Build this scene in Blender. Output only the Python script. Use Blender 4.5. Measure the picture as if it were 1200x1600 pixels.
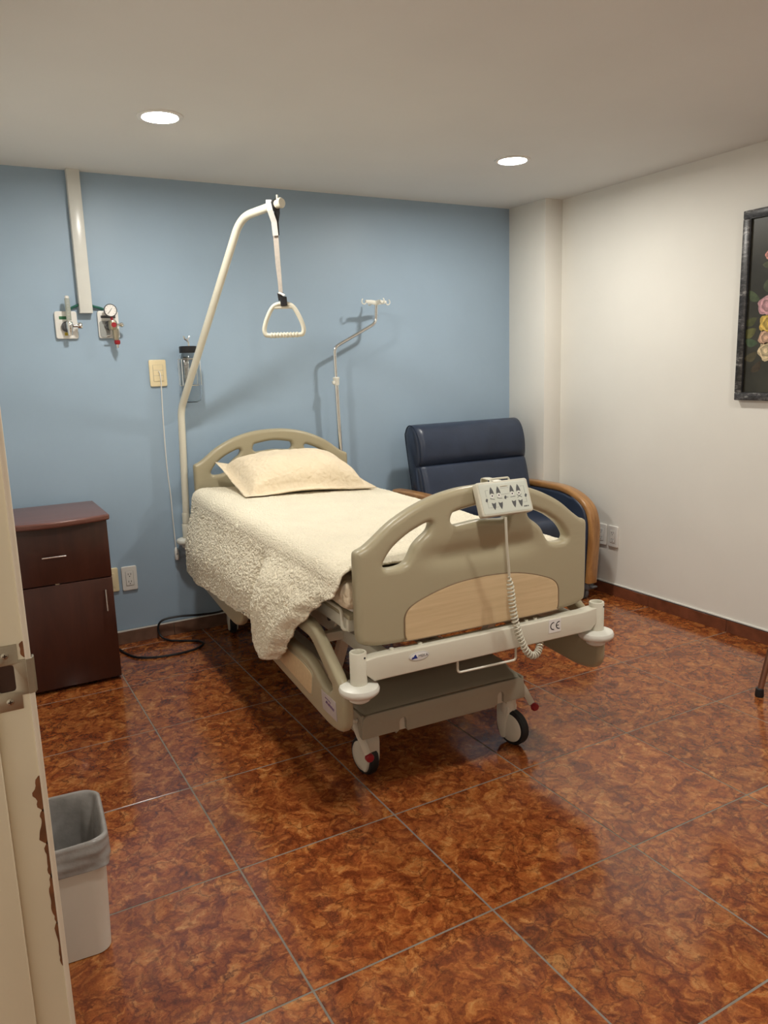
import bpy, bmesh, math, random
from math import pi, sin, cos, radians
from mathutils import Vector, Matrix, Euler, noise

random.seed(7)
for o in list(bpy.data.objects):
    bpy.data.objects.remove(o)
SC = bpy.context.scene
COL = SC.collection

# ------------------------------------------------------------------ camera, world, exposure
CAM = Vector((-0.5587, -1.4028, 1.3704))
cd = bpy.data.cameras.new('camera')
cam = bpy.data.objects.new('camera', cd)
COL.objects.link(cam)
cam.location = CAM
cam.rotation_euler = (1.38296, 0.030898, -0.512395)
cd.sensor_fit = 'VERTICAL'
cd.sensor_height = 32.0
cd.lens = 1205.25 / 1600 * 32.0
cd.clip_start = 0.02
SC.camera = cam

world = bpy.data.worlds.new('world')
SC.world = world
world.use_nodes = True
wb = world.node_tree.nodes['Background']
wb.inputs[0].default_value = (1.0, 0.9, 0.78, 1)
wb.inputs[1].default_value = 0.22

SC.view_settings.view_transform = 'Standard'
SC.view_settings.look = 'None'
SC.view_settings.gamma = 1.0
SC.view_settings.use_curve_mapping = False
SC.view_settings.exposure = 2.0
LAMP_STRENGTH = 106.0
LAMP_COLOR = (1.0, 0.965, 0.885)
LAMPS = [(0.245, 1.645), (1.875, 1.640), (0.245, -0.42), (1.875, -0.42)]

# room dimensions (metres); tiles are half a metre
XL, XR, YF, YB, H = -0.51, 2.73, -2.6, 2.58, 2.293
TILE = 0.5

# ------------------------------------------------------------------ materials
MATS = {}
def mat(name, color, rough=0.5, metal=0.0, spec=0.5, noise_amt=0.0, noise_scale=20.0, bump=0.0, bump_scale=60.0,
        emit=None, emit_strength=0.0, trans=0.0, ior=1.45, coat=0.0, sheen=0.0, sub=0.0):
    if name in MATS:
        return MATS[name]
    m = bpy.data.materials.new(name)
    m.use_nodes = True
    nt = m.node_tree
    b = nt.nodes['Principled BSDF']
    b.inputs['Base Color'].default_value = (*color, 1)
    b.inputs['Roughness'].default_value = rough
    b.inputs['Metallic'].default_value = metal
    b.inputs['Specular IOR Level'].default_value = spec
    b.inputs['IOR'].default_value = ior
    b.inputs['Transmission Weight'].default_value = trans
    b.inputs['Coat Weight'].default_value = coat
    b.inputs['Coat Roughness'].default_value = 0.08
    b.inputs['Sheen Weight'].default_value = sheen
    if emit:
        b.inputs['Emission Color'].default_value = (*emit, 1)
        b.inputs['Emission Strength'].default_value = emit_strength
    tc = nt.nodes.new('ShaderNodeTexCoord')
    if noise_amt > 0:
        n = nt.nodes.new('ShaderNodeTexNoise'); n.inputs['Scale'].default_value = noise_scale; n.inputs['Detail'].default_value = 5
        nt.links.new(tc.outputs['Object'], n.inputs['Vector'])
        r = nt.nodes.new('ShaderNodeValToRGB')
        r.color_ramp.elements[0].position = 0.3; r.color_ramp.elements[1].position = 0.7
        r.color_ramp.elements[0].color = (*[c * (1 - noise_amt) for c in color], 1)
        r.color_ramp.elements[1].color = (*[min(1, c * (1 + noise_amt)) for c in color], 1)
        nt.links.new(n.outputs['Fac'], r.inputs['Fac']); nt.links.new(r.outputs['Color'], b.inputs['Base Color'])
    if bump > 0:
        n = nt.nodes.new('ShaderNodeTexNoise'); n.inputs['Scale'].default_value = bump_scale; n.inputs['Detail'].default_value = 4
        nt.links.new(tc.outputs['Object'], n.inputs['Vector'])
        bp = nt.nodes.new('ShaderNodeBump'); bp.inputs['Strength'].default_value = bump; bp.inputs['Distance'].default_value = 0.004
        nt.links.new(n.outputs['Fac'], bp.inputs['Height']); nt.links.new(bp.outputs['Normal'], b.inputs['Normal'])
    MATS[name] = m
    return m

def ramp(nt, stops):
    r = nt.nodes.new('ShaderNodeValToRGB')
    e = r.color_ramp.elements
    e[0].position, e[0].color = stops[0][0], (*stops[0][1], 1)
    e[1].position, e[1].color = stops[-1][0], (*stops[-1][1], 1)
    for p_, c_ in stops[1:-1]:
        x = e.new(p_); x.color = (*c_, 1)
    return r

def floor_material():
    m = bpy.data.materials.new('polished_marble_tile'); m.use_nodes = True
    nt = m.node_tree; N = nt.nodes; Lk = nt.links.new
    b = N['Principled BSDF']
    tc = N.new('ShaderNodeTexCoord'); oi = N.new('ShaderNodeObjectInfo')
    mul = N.new('ShaderNodeMath'); mul.operation = 'MULTIPLY'; mul.inputs[1].default_value = 37.0
    Lk(oi.outputs['Random'], mul.inputs[0])
    add = N.new('ShaderNodeVectorMath'); add.operation = 'ADD'
    Lk(tc.outputs['Object'], add.inputs[0]); Lk(mul.outputs[0], add.inputs[1])
    # domain warp
    w = N.new('ShaderNodeTexNoise'); w.inputs['Scale'].default_value = 9.0; w.inputs['Detail'].default_value = 6; w.inputs['Roughness'].default_value = 0.62
    Lk(add.outputs[0], w.inputs['Vector'])
    wc = N.new('ShaderNodeVectorMath'); wc.operation = 'SUBTRACT'; wc.inputs[1].default_value = (0.5, 0.5, 0.5)
    Lk(w.outputs['Color'], wc.inputs[0])
    ws = N.new('ShaderNodeVectorMath'); ws.operation = 'SCALE'; ws.inputs['Scale'].default_value = 0.13
    Lk(wc.outputs[0], ws.inputs[0])
    wv = N.new('ShaderNodeVectorMath'); wv.operation = 'ADD'
    Lk(add.outputs[0], wv.inputs[0]); Lk(ws.outputs[0], wv.inputs[1])
    # broad colour
    n1 = N.new('ShaderNodeTexNoise'); n1.inputs['Scale'].default_value = 19.0; n1.inputs['Detail'].default_value = 9; n1.inputs['Roughness'].default_value = 0.70; n1.inputs['Distortion'].default_value = 0.9
    Lk(wv.outputs[0], n1.inputs['Vector'])
    r1 = ramp(nt, [(0.30, (0.075, 0.015, 0.005)), (0.42, (0.185, 0.042, 0.012)), (0.50, (0.29, 0.080, 0.020)), (0.58, (0.40, 0.140, 0.036)), (0.70, (0.54, 0.255, 0.085))])
    Lk(n1.outputs['Fac'], r1.inputs['Fac'])
    # pebbly ochre cells with dark thin veins around them
    v = N.new('ShaderNodeTexVoronoi'); v.feature = 'DISTANCE_TO_EDGE'; v.inputs['Scale'].default_value = 19.0
    Lk(wv.outputs[0], v.inputs['Vector'])
    rv = ramp(nt, [(0.0, (1, 1, 1)), (0.016, (0.7, 0.7, 0.7)), (0.05, (0.22, 0.22, 0.22)), (0.14, (0, 0, 0))])
    Lk(v.outputs['Distance'], rv.inputs['Fac'])
    n2 = N.new('ShaderNodeTexNoise'); n2.inputs['Scale'].default_value = 5.0; n2.inputs['Detail'].default_value = 3
    Lk(add.outputs[0], n2.inputs['Vector'])
    r2 = ramp(nt, [(0.33, (0.12, 0.12, 0.12)), (0.55, (1, 1, 1))]); Lk(n2.outputs['Fac'], r2.inputs['Fac'])
    vm = N.new('ShaderNodeMath'); vm.operation = 'MULTIPLY'; Lk(rv.outputs['Color'], vm.inputs[0]); Lk(r2.outputs['Color'], vm.inputs[1])
    vm2 = N.new('ShaderNodeMath'); vm2.operation = 'MULTIPLY'; vm2.inputs[1].default_value = 0.85; Lk(vm.outputs[0], vm2.inputs[0])
    mx = N.new('ShaderNodeMix'); mx.data_type = 'RGBA'; mx.inputs['B'].default_value = (0.085, 0.020, 0.008, 1)
    Lk(vm2.outputs[0], mx.inputs['Factor']); Lk(r1.outputs['Color'], mx.inputs['A'])
    # fine black cracks and pale specks
    n3 = N.new('ShaderNodeTexNoise'); n3.inputs['Scale'].default_value = 75.0; n3.inputs['Detail'].default_value = 6; n3.inputs['Roughness'].default_value = 0.7
    Lk(wv.outputs[0], n3.inputs['Vector'])
    r3 = ramp(nt, [(0.30, (0.30, 0.27, 0.26)), (0.44, (0.92, 0.92, 0.92)), (0.58, (1.05, 1.05, 1.05)), (0.74, (1.5, 1.55, 1.6))]); Lk(n3.outputs['Fac'], r3.inputs['Fac'])
    m2 = N.new('ShaderNodeMix'); m2.data_type = 'RGBA'; m2.blend_type = 'MULTIPLY'; m2.inputs['Factor'].default_value = 0.9
    Lk(mx.outputs['Result'], m2.inputs['A']); Lk(r3.outputs['Color'], m2.inputs['B'])
    # tile to tile tone
    hs = N.new('ShaderNodeHueSaturation'); hs.inputs['Saturation'].default_value = 1.0
    mr = N.new('ShaderNodeMapRange'); mr.inputs['To Min'].default_value = 0.9; mr.inputs['To Max'].default_value = 1.1
    Lk(oi.outputs['Random'], mr.inputs['Value']); Lk(mr.outputs[0], hs.inputs['Value']); Lk(m2.outputs['Result'], hs.inputs['Color'])
    Lk(hs.outputs['Color'], b.inputs['Base Color'])
    b.inputs['Roughness'].default_value = 0.17
    b.inputs['Specular IOR Level'].default_value = 0.5
    b.inputs['Coat Weight'].default_value = 0.25
    b.inputs['Coat Roughness'].default_value = 0.05
    nb = N.new('ShaderNodeTexNoise'); nb.inputs['Scale'].default_value = 30; Lk(add.outputs[0], nb.inputs['Vector'])
    bp = N.new('ShaderNodeBump'); bp.inputs['Strength'].default_value = 0.05; bp.inputs['Distance'].default_value = 0.003
    Lk(nb.outputs['Fac'], bp.inputs['Height']); Lk(bp.outputs['Normal'], b.inputs['Normal'])
    return m

def wood_material(name, dark, light, scale=(1, 14, 14), rough=0.4, coat=0.2, noise_scale=2.5):
    m = bpy.data.materials.new(name); m.use_nodes = True
    nt = m.node_tree; N = nt.nodes; Lk = nt.links.new
    b = N['Principled BSDF']
    tc = N.new('ShaderNodeTexCoord'); mp = N.new('ShaderNodeMapping'); mp.inputs['Scale'].default_value = scale
    Lk(tc.outputs['Object'], mp.inputs['Vector'])
    n = N.new('ShaderNodeTexNoise'); n.inputs['Scale'].default_value = noise_scale; n.inputs['Detail'].default_value = 7; n.inputs['Roughness'].default_value = 0.6; n.inputs['Distortion'].default_value = 0.6
    Lk(mp.outputs[0], n.inputs['Vector'])
    r = ramp(nt, [(0.3, dark), (0.7, light)]); Lk(n.outputs['Fac'], r.inputs['Fac'])
    Lk(r.outputs['Color'], b.inputs['Base Color'])
    b.inputs['Roughness'].default_value = rough
    b.inputs['Coat Weight'].default_value = coat
    MATS[name] = m
    return m

def quilt_material(name, color, scale=75.0, strength=0.9, dist=0.006):
    m = bpy.data.materials.new(name); m.use_nodes = True
    nt = m.node_tree; N = nt.nodes; Lk = nt.links.new
    b = N['Principled BSDF']
    tc = N.new('ShaderNodeTexCoord')
    w = N.new('ShaderNodeTexNoise'); w.inputs['Scale'].default_value = 18; w.inputs['Detail'].default_value = 3
    Lk(tc.outputs['Object'], w.inputs['Vector'])
    ws = N.new('ShaderNodeVectorMath'); ws.operation = 'SCALE'; ws.inputs['Scale'].default_value = 0.05; Lk(w.outputs['Color'], ws.inputs[0])
    wv = N.new('ShaderNodeVectorMath'); wv.operation = 'ADD'; Lk(tc.outputs['Object'], wv.inputs[0]); Lk(ws.outputs[0], wv.inputs[1])
    v = N.new('ShaderNodeTexVoronoi'); v.feature = 'SMOOTH_F1'; v.inputs['Scale'].default_value = scale; v.inputs['Smoothness'].default_value = 0.5
    Lk(wv.outputs[0], v.inputs['Vector'])
    inv = N.new('ShaderNodeMath'); inv.operation = 'SUBTRACT'; inv.inputs[0].default_value = 1.0; Lk(v.outputs['Distance'], inv.inputs[1])
    bp = N.new('ShaderNodeBump'); bp.inputs['Strength'].default_value = strength; bp.inputs['Distance'].default_value = dist
    Lk(inv.outputs[0], bp.inputs['Height']); Lk(bp.outputs['Normal'], b.inputs['Normal'])
    n = N.new('ShaderNodeTexNoise'); n.inputs['Scale'].default_value = 6; Lk(tc.outputs['Object'], n.inputs['Vector'])
    r = ramp(nt, [(0.3, tuple(c * 0.94 for c in color)), (0.7, color)]); Lk(n.outputs['Fac'], r.inputs['Fac'])
    Lk(r.outputs['Color'], b.inputs['Base Color'])
    b.inputs['Roughness'].default_value = 0.9; b.inputs['Specular IOR Level'].default_value = 0.15; b.inputs['Sheen Weight'].default_value = 0.15
    MATS[name] = m
    return m

def frame_material():
    m = bpy.data.materials.new('distressed_black_frame'); m.use_nodes = True
    nt = m.node_tree; N = nt.nodes; Lk = nt.links.new
    b = N['Principled BSDF']
    tc = N.new('ShaderNodeTexCoord'); n = N.new('ShaderNodeTexNoise'); n.inputs['Scale'].default_value = 26; n.inputs['Detail'].default_value = 8; n.inputs['Roughness'].default_value = 0.7
    mp = N.new('ShaderNodeMapping'); mp.inputs['Scale'].default_value = (1, 0.6, 2.4); Lk(tc.outputs['Object'], mp.inputs['Vector']); Lk(mp.outputs[0], n.inputs['Vector'])
    r = ramp(nt, [(0.42, (0.018, 0.016, 0.016)), (0.55, (0.06, 0.055, 0.055)), (0.72, (0.36, 0.35, 0.33))]); Lk(n.outputs['Fac'], r.inputs['Fac'])
    Lk(r.outputs['Color'], b.inputs['Base Color']); b.inputs['Roughness'].default_value = 0.35
    return m

M_FLOOR = floor_material()
M_GROUT = mat('grey_grout', (0.21, 0.185, 0.15), 0.8, noise_amt=0.15)
M_BLUE = mat('pale_blue_paint', (0.325, 0.43, 0.54), 0.42, spec=0.35, noise_amt=0.025, noise_scale=3, bump=0.05, bump_scale=9)
M_WHITE = mat('warm_white_paint', (0.775, 0.755, 0.70), 0.5, spec=0.3, noise_amt=0.02, noise_scale=3, bump=0.06, bump_scale=8)
M_CEIL = mat('ceiling_paint', (0.74, 0.735, 0.71), 0.7, spec=0.2, noise_amt=0.02, noise_scale=2)
M_SKIRT = mat('brown_skirting_tile', (0.17, 0.095, 0.065), 0.3, noise_amt=0.25, noise_scale=14)
M_SKIRTR = mat('red_brown_skirting_tile', (0.17, 0.055, 0.027), 0.3, noise_amt=0.3, noise_scale=14)
M_CAPW = mat('white_cap_strip', (0.75, 0.74, 0.70), 0.35)
M_JAMB = mat('cream_door_paint', (0.71, 0.635, 0.465), 0.4, noise_amt=0.03, noise_scale=6, bump=0.08, bump_scale=14)
M_RAWWOOD = mat('exposed_raw_wood', (0.17, 0.062, 0.02), 0.7, noise_amt=0.35, noise_scale=40)
M_NICKEL = mat('brushed_nickel', (0.42, 0.37, 0.28), 0.36, metal=1.0, noise_amt=0.05, noise_scale=60)
M_CHROME = mat('polished_chrome', (0.78, 0.78, 0.77), 0.12, metal=1.0, noise_amt=0.02)
M_DARKHOLE = mat('dark_recess', (0.05, 0.022, 0.012), 0.8, noise_amt=0.1)
M_PLASTIC = mat('bed_beige_plastic', (0.39, 0.34, 0.225), 0.34, spec=0.45, noise_amt=0.015, noise_scale=5)
M_STEEL = mat('bed_ivory_powder_coat', (0.67, 0.64, 0.53), 0.32, spec=0.5, noise_amt=0.02, noise_scale=8)
M_BASE = mat('bed_base_cover_plastic', (0.36, 0.33, 0.25), 0.45, noise_amt=0.02, noise_scale=6)
M_BUMP = mat('bumper_white_plastic', (0.72, 0.71, 0.64), 0.35, noise_amt=0.03, noise_scale=30)
M_MAPLE = wood_material('pale_maple_inset', (0.57, 0.42, 0.235), (0.68, 0.52, 0.315), scale=(1.5, 30, 30), rough=0.4, coat=0.1)
M_OAK = wood_material('honey_oak', (0.27, 0.120, 0.036), (0.50, 0.26, 0.090), scale=(20, 3, 3), rough=0.3, coat=0.4)
M_MAHOG = wood_material('dark_mahogany_laminate', (0.040, 0.011, 0.007), (0.062, 0.018, 0.011), scale=(9, 9, 1.2), rough=0.32, coat=0.1)
M_MAHTOP = wood_material('mahogany_top', (0.115, 0.040, 0.028), (0.155, 0.056, 0.040), scale=(1.5, 8, 8), rough=0.30, coat=0.15)
M_QUILT = quilt_material('cream_quilt_cotton', (0.84, 0.765, 0.60), 125, 0.8, 0.006)
M_PILLOW = quilt_material('cream_pillow_cotton', (0.81, 0.68, 0.49), 48, 0.8, 0.006)
M_SHEET = mat('white_bed_sheet', (0.80, 0.79, 0.75), 0.85, spec=0.1, bump=0.3, bump_scale=25)
M_NAVY = mat('navy_vinyl', (0.026, 0.037, 0.066), 0.36, spec=0.5, noise_amt=0.15, noise_scale=7, bump=0.12, bump_scale=45)
M_BLACK = mat('black_plastic', (0.012, 0.012, 0.014), 0.4, noise_amt=0.1)
M_RUBBER = mat('black_rubber', (0.011, 0.011, 0.012), 0.55, noise_amt=0.1)
M_CABLE = mat('black_cable_rubber', (0.008, 0.008, 0.010), 0.45, noise_amt=0.1)
M_RED = mat('red_plastic', (0.30, 0.014, 0.022), 0.35, noise_amt=0.05)
M_CREAMP = mat('cream_switch_plastic', (0.78, 0.66, 0.42), 0.4, noise_amt=0.02)
M_WHITEP = mat('white_switch_plastic', (0.76, 0.74, 0.70), 0.38, noise_amt=0.02)
M_GREYLINE = mat('grey_print', (0.33, 0.34, 0.33), 0.6, noise_amt=0.02)
M_DARKPRINT = mat('dark_grey_print', (0.085, 0.088, 0.092), 0.5, noise_amt=0.05)
M_INK = mat('black_print', (0.01, 0.01, 0.012), 0.5, noise_amt=0.05)
M_BLUEINK = mat('blue_print', (0.012, 0.03, 0.22), 0.5, noise_amt=0.05)
M_PURPLE = mat('purple_print', (0.10, 0.03, 0.12), 0.5, noise_amt=0.05)
M_LILAC = mat('lilac_sticker', (0.46, 0.40, 0.39), 0.5, noise_amt=0.03)
M_STICK = mat('white_sticker', (0.78, 0.76, 0.73), 0.45, noise_amt=0.02)
M_PANEL = mat('handset_grey_green', (0.60, 0.625, 0.55), 0.4, noise_amt=0.015)
M_PANELB = mat('handset_case', (0.60, 0.575, 0.47), 0.38, noise_amt=0.015)
M_STRAP = mat('grey_webbing', (0.47, 0.42, 0.37), 0.85, noise_amt=0.08, noise_scale=90)
M_STRAPW = mat('white_webbing', (0.70, 0.69, 0.66), 0.8, noise_amt=0.05, noise_scale=90)
M_GLASS = mat('clear_jar_plastic', (0.93, 0.95, 0.96), 0.04, trans=1.0, ior=1.25, noise_amt=0.01)
M_CONDUIT = mat('white_pvc_conduit', (0.66, 0.66, 0.62), 0.25, noise_amt=0.02)
M_GREENT = mat('green_gas_tube', (0.02, 0.12, 0.085), 0.4, noise_amt=0.05)
M_GREENL = mat('green_label', (0.03, 0.15, 0.06), 0.5, noise_amt=0.05)
M_YELLOW = mat('yellow_label', (0.50, 0.38, 0.03), 0.5, noise_amt=0.05)
M_BINP = mat('grey_bin_plastic', (0.66, 0.62, 0.54), 0.45, noise_amt=0.03, noise_scale=6)
M_BAG = mat('grey_bin_liner', (0.27, 0.255, 0.24), 0.22, noise_amt=0.15, noise_scale=24, bump=1.0, bump_scale=22)
M_BRONZE = mat('bronze_metal_tube', (0.36, 0.22, 0.16), 0.28, metal=0.85, noise_amt=0.05)
M_GREYMET = mat('grey_plastic_caster', (0.10, 0.10, 0.105), 0.45, noise_amt=0.05)
M_RING = mat('white_lamp_trim', (0.78, 0.77, 0.74), 0.4, noise_amt=0.02)
M_EMIT = mat('lit_lamp_diffuser', (0.9, 0.9, 0.9), 0.5, emit=LAMP_COLOR, emit_strength=LAMP_STRENGTH, noise_amt=0.01)
M_FRAME = frame_material()

# ------------------------------------------------------------------ helpers
def obj(name, bm_or_mesh, m=None, parent=None, smooth=True, angle=40):
    if isinstance(bm_or_mesh, bmesh.types.BMesh):
        bmesh.ops.recalc_face_normals(bm_or_mesh, faces=bm_or_mesh.faces)
        me = bpy.data.meshes.new(name); bm_or_mesh.to_mesh(me); bm_or_mesh.free()
    else:
        me = bm_or_mesh; me.name = name
    o = bpy.data.objects.new(name, me); COL.objects.link(o)
    if m is not None and not me.materials:
        me.materials.append(m)
    if smooth:
        try:
            me.shade_smooth(); me.set_sharp_from_angle(angle=radians(angle))
        except Exception:
            pass
    if parent:
        o.parent = parent
    return o

def thing(name, label, cat, loc=(0, 0, 0), rotz=0.0, group=None):
    o = bpy.data.objects.new(name, None); COL.objects.link(o)
    o.empty_display_size = 0.05
    o.location = loc; o.rotation_euler = (0, 0, rotz)
    o['label'] = label; o['category'] = cat
    if group: o['group'] = group
    return o

def tag(o, label, cat, group=None):
    o['label'] = label; o['category'] = cat
    if group: o['group'] = group
    return o

def struct(o, label):
    o['kind'] = 'structure'; o['label'] = label
    return o

def dup(root, loc, rotz=None, label=None):
    r = root.copy(); COL.objects.link(r); r.location = loc
    if rotz is not None: r.rotation_euler = (0, 0, rotz)
    if label: r['label'] = label
    for ch in list(root.children):
        c = ch.copy(); COL.objects.link(c); c.parent = r
        for g in list(ch.children):
            d = g.copy(); COL.objects.link(d); d.parent = c
    return r

def BM(): return bmesh.new()

def box(bm, lo, hi, bevel=0.0, seg=2):
    lo, hi = Vector(lo), Vector(hi)
    c = (lo + hi) / 2; s = hi - lo
    r = bmesh.ops.create_cube(bm, size=1.0, matrix=Matrix.Translation(c) @ Matrix.Diagonal((*s, 1)))
    if bevel > 0:
        es = list({e for v in r['verts'] for e in v.link_edges})
        bmesh.ops.bevel(bm, geom=es, offset=bevel, segments=seg, affect='EDGES', profile=0.5, clamp_overlap=True)
    return bm

def bxo(name, lo, hi, m, parent=None, bevel=0.0, seg=2):
    return obj(name, box(BM(), lo, hi, bevel, seg), m, parent)

def fillet(pts, r, seg=6, closed=False):
    pts = [Vector(p) for p in pts]; out = []
    n = len(pts)
    for i, p in enumerate(pts):
        if not closed and i in (0, n - 1):
            out.append(p); continue
        a, b = pts[i - 1], pts[(i + 1) % n]
        d1, d2 = (a - p), (b - p)
        rr = r[i] if isinstance(r, (list, tuple)) else r
        k = min(rr, d1.length * 0.49, d2.length * 0.49)
        p1, p2 = p + d1.normalized() * k, p + d2.normalized() * k
        for s in range(seg + 1):
            t = s / seg
            out.append((1 - t) ** 2 * p1 + 2 * t * (1 - t) * p + t * t * p2)
    return out

def smooth_path(pts, sub=8, closed=False):
    pts = [Vector(p) for p in pts]; n = len(pts); out = []
    rng = range(n) if closed else range(n - 1)
    for i in rng:
        if closed:
            p0, p1, p2, p3 = pts[(i - 1) % n], pts[i], pts[(i + 1) % n], pts[(i + 2) % n]
        else:
            p0, p1, p2, p3 = pts[max(i - 1, 0)], pts[i], pts[i + 1], pts[min(i + 2, n - 1)]
        for s in range(sub):
            t = s / sub
            out.append(0.5 * ((2 * p1) + (-p0 + p2) * t + (2 * p0 - 5 * p1 + 4 * p2 - p3) * t * t + (-p0 + 3 * p1 - 3 * p2 + p3) * t ** 3))
    if not closed: out.append(pts[-1])
    return out

def tube(bm, path, r, n=12, closed=False, cap=True, scale=(1, 1), up=None, squareness=0):
    path = [Vector(p) for p in path]; k = len(path); rings = []
    tang = []
    for i in range(k):
        if closed: t = path[(i + 1) % k] - path[i - 1]
        else: t = path[min(i + 1, k - 1)] - path[max(i - 1, 0)]
        tang.append(t.normalized())
    nrm = Vector(up) if up else (Vector((0, 0, 1)) if abs(tang[0].z) < 0.9 else Vector((1, 0, 0)))
    nrm = (nrm - tang[0] * nrm.dot(tang[0])).normalized()
    for i in range(k):
        if i > 0:
            q = tang[i - 1].rotation_difference(tang[i]); nrm = q @ nrm
            nrm = (nrm - tang[i] * nrm.dot(tang[i])).normalized()
        bi = tang[i].cross(nrm)
        rr = r[i] if isinstance(r, (list, tuple)) else r
        ring = []
        for j in range(n):
            a = 2 * pi * (j + 0.5) / n
            ca, sa = cos(a), sin(a)
            if squareness:
                ca = math.copysign(abs(ca) ** squareness, ca); sa = math.copysign(abs(sa) ** squareness, sa)
            ring.append(bm.verts.new(path[i] + nrm * ca * rr * scale[0] + bi * sa * rr * scale[1]))
        rings.append(ring)
    rng = range(k) if closed else range(k - 1)
    for i in rng:
        a, b = rings[i], rings[(i + 1) % k]
        for j in range(n):
            bm.faces.new((a[j], a[(j + 1) % n], b[(j + 1) % n], b[j]))
    if cap and not closed:
        bm.faces.new(rings[0]); bm.faces.new(rings[-1])
    return bm

def tubo(name, path, r, m, parent=None, **k):
    return obj(name, tube(BM(), path, r, **k), m, parent)

def lathe(bm, prof, center=(0, 0, 0), axis='Z', n=24):
    center = Vector(center); rings = []
    for (r, h) in prof:
        ring = []
        for j in range(n):
            a = 2 * pi * j / n
            x, y = r * cos(a), r * sin(a)
            if axis == 'Z': p = Vector((x, y, h))
            elif axis == 'X': p = Vector((h, x, y))
            else: p = Vector((x, -h, y))
            ring.append(bm.verts.new(center + p))
        rings.append(ring)
    for a, b in zip(rings, rings[1:]):
        for j in range(n):
            bm.faces.new((a[j], a[(j + 1) % n], b[(j + 1) % n], b[j]))
    bm.faces.new(rings[0]); bm.faces.new(rings[-1])
    return bm

def latho(name, prof, m, parent=None, center=(0, 0, 0), axis='Z', n=24):
    return obj(name, lathe(BM(), prof, center, axis, n), m, parent)

def plate_mesh(outline, holes=(), thick=0.02, bevel=0.004, res=3):
    """solid plate from a 2D outline (x, y) with holes; thickness along local z"""
    cu = bpy.data.curves.new('tmp', 'CURVE'); cu.dimensions = '2D'; cu.fill_mode = 'BOTH'
    for pts in [outline, *holes]:
        s = cu.splines.new('POLY'); s.points.add(len(pts) - 1); s.use_cyclic_u = True
        for i, p in enumerate(pts): s.points[i].co = (p[0], p[1], 0, 1)
    cu.extrude = max(thick / 2 - bevel, 0.0); cu.bevel_depth = bevel; cu.bevel_resolution = res; cu.offset = -bevel
    o = bpy.data.objects.new('tmp', cu); COL.objects.link(o)
    bpy.context.view_layer.update()
    me = bpy.data.meshes.new_from_object(o.evaluated_get(bpy.context.evaluated_depsgraph_get()))
    bpy.data.objects.remove(o); bpy.data.curves.remove(cu)
    bm = BM(); bm.from_mesh(me); bpy.data.meshes.remove(me)
    bmesh.ops.remove_doubles(bm, verts=bm.verts, dist=1e-5)
    return bm

def to_vertical(bm, v0=0.0):
    """plate in x,y -> standing plate: x stays, y becomes z, front (+z) looks to -y; centre at y=v0"""
    for v in bm.verts: v.co = Vector((v.co.x, v0 - v.co.z, v.co.y))
    return bm

def prism(bm, outline, z0, z1):
    a = [bm.verts.new((p[0], p[1], z0)) for p in outline]; b = [bm.verts.new((p[0], p[1], z1)) for p in outline]
    n = len(a)
    for i in range(n): bm.faces.new((a[i], a[(i + 1) % n], b[(i + 1) % n], b[i]))
    bm.faces.new(a[::-1]); bm.faces.new(b)
    return bm

def text_bm(txt, size, shear=0.0, thick=0.0004):
    cu = bpy.data.curves.new('tmp', 'FONT'); cu.body = txt; cu.size = size; cu.align_x = 'CENTER'; cu.align_y = 'CENTER'; cu.shear = shear; cu.extrude = thick / 2; cu.resolution_u = 3
    o = bpy.data.objects.new('tmp', cu); COL.objects.link(o); bpy.context.view_layer.update()
    me = bpy.data.meshes.new_from_object(o.evaluated_get(bpy.context.evaluated_depsgraph_get()))
    bpy.data.objects.remove(o); bpy.data.curves.remove(cu)
    bm = BM(); bm.from_mesh(me); bpy.data.meshes.remove(me)
    return bm

def xf(bm, M):
    bmesh.ops.transform(bm, matrix=M, verts=bm.verts); return bm

def rrect(cx, cy, w, h, r, seg=5):
    out = []
    for (sx, sy, a0) in ((1, 1, 0), (-1, 1, 90), (-1, -1, 180), (1, -1, 270)):
        for s in range(seg + 1):
            a = radians(a0 + 90 * s / seg)
            out.append((cx + sx * (w / 2 - r) + r * cos(a), cy + sy * (h / 2 - r) + r * sin(a)))
    return out

def interp(x, pts):
    if x <= pts[0][0]: return pts[0][1]
    for (a, fa), (b, fb) in zip(pts, pts[1:]):
        if x <= b:
            t = (x - a) / (b - a); t = t * t * (3 - 2 * t)
            return fa + (fb - fa) * t
    return pts[-1][1]

def sstep(a, b, x):
    t = max(0, min(1, (x - a) / (b - a))); return t * t * (3 - 2 * t)

VERT = Matrix(((1, 0, 0, 0), (0, 0, -1, 0), (0, 1, 0, 0), (0, 0, 0, 1)))   # x,y,z -> x,-z,y : stands a flat thing up facing -y

# ------------------------------------------------------------------ setting
floor = struct(bxo('floor', (-2.0, YF, -0.06), (XR + 0.05, YB + 0.05, -0.0009), M_GROUT), 'floor of polished red brown marble tiles with grey joints')
G = 0.0026
tb = {}
for i in range(-4, 6):
    for j in range(-6, 6):
        x0, x1 = i * TILE, (i + 1) * TILE; y0, y1 = j * TILE, (j + 1) * TILE
        x0c, x1c = max(x0 + G, -2.0), min(x1 - G, XR); y0c, y1c = max(y0 + G, YF), min(y1 - G, YB)
        if x1c - x0c < 0.02 or y1c - y0c < 0.02: continue
        key = (round(x1c - x0c, 4), round(y1c - y0c, 4))
        if key not in tb:
            bm = box(BM(), (0, 0, -0.008), (key[0], key[1], 0.0), 0.0007, 1)
            me = bpy.data.meshes.new('floor_tile'); bm.to_mesh(me); bm.free(); me.materials.append(M_FLOOR); tb[key] = me
        t = bpy.data.objects.new('floor_tile', tb[key]); COL.objects.link(t); t.location = (x0c, y0c, 0); t.parent = floor

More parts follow.
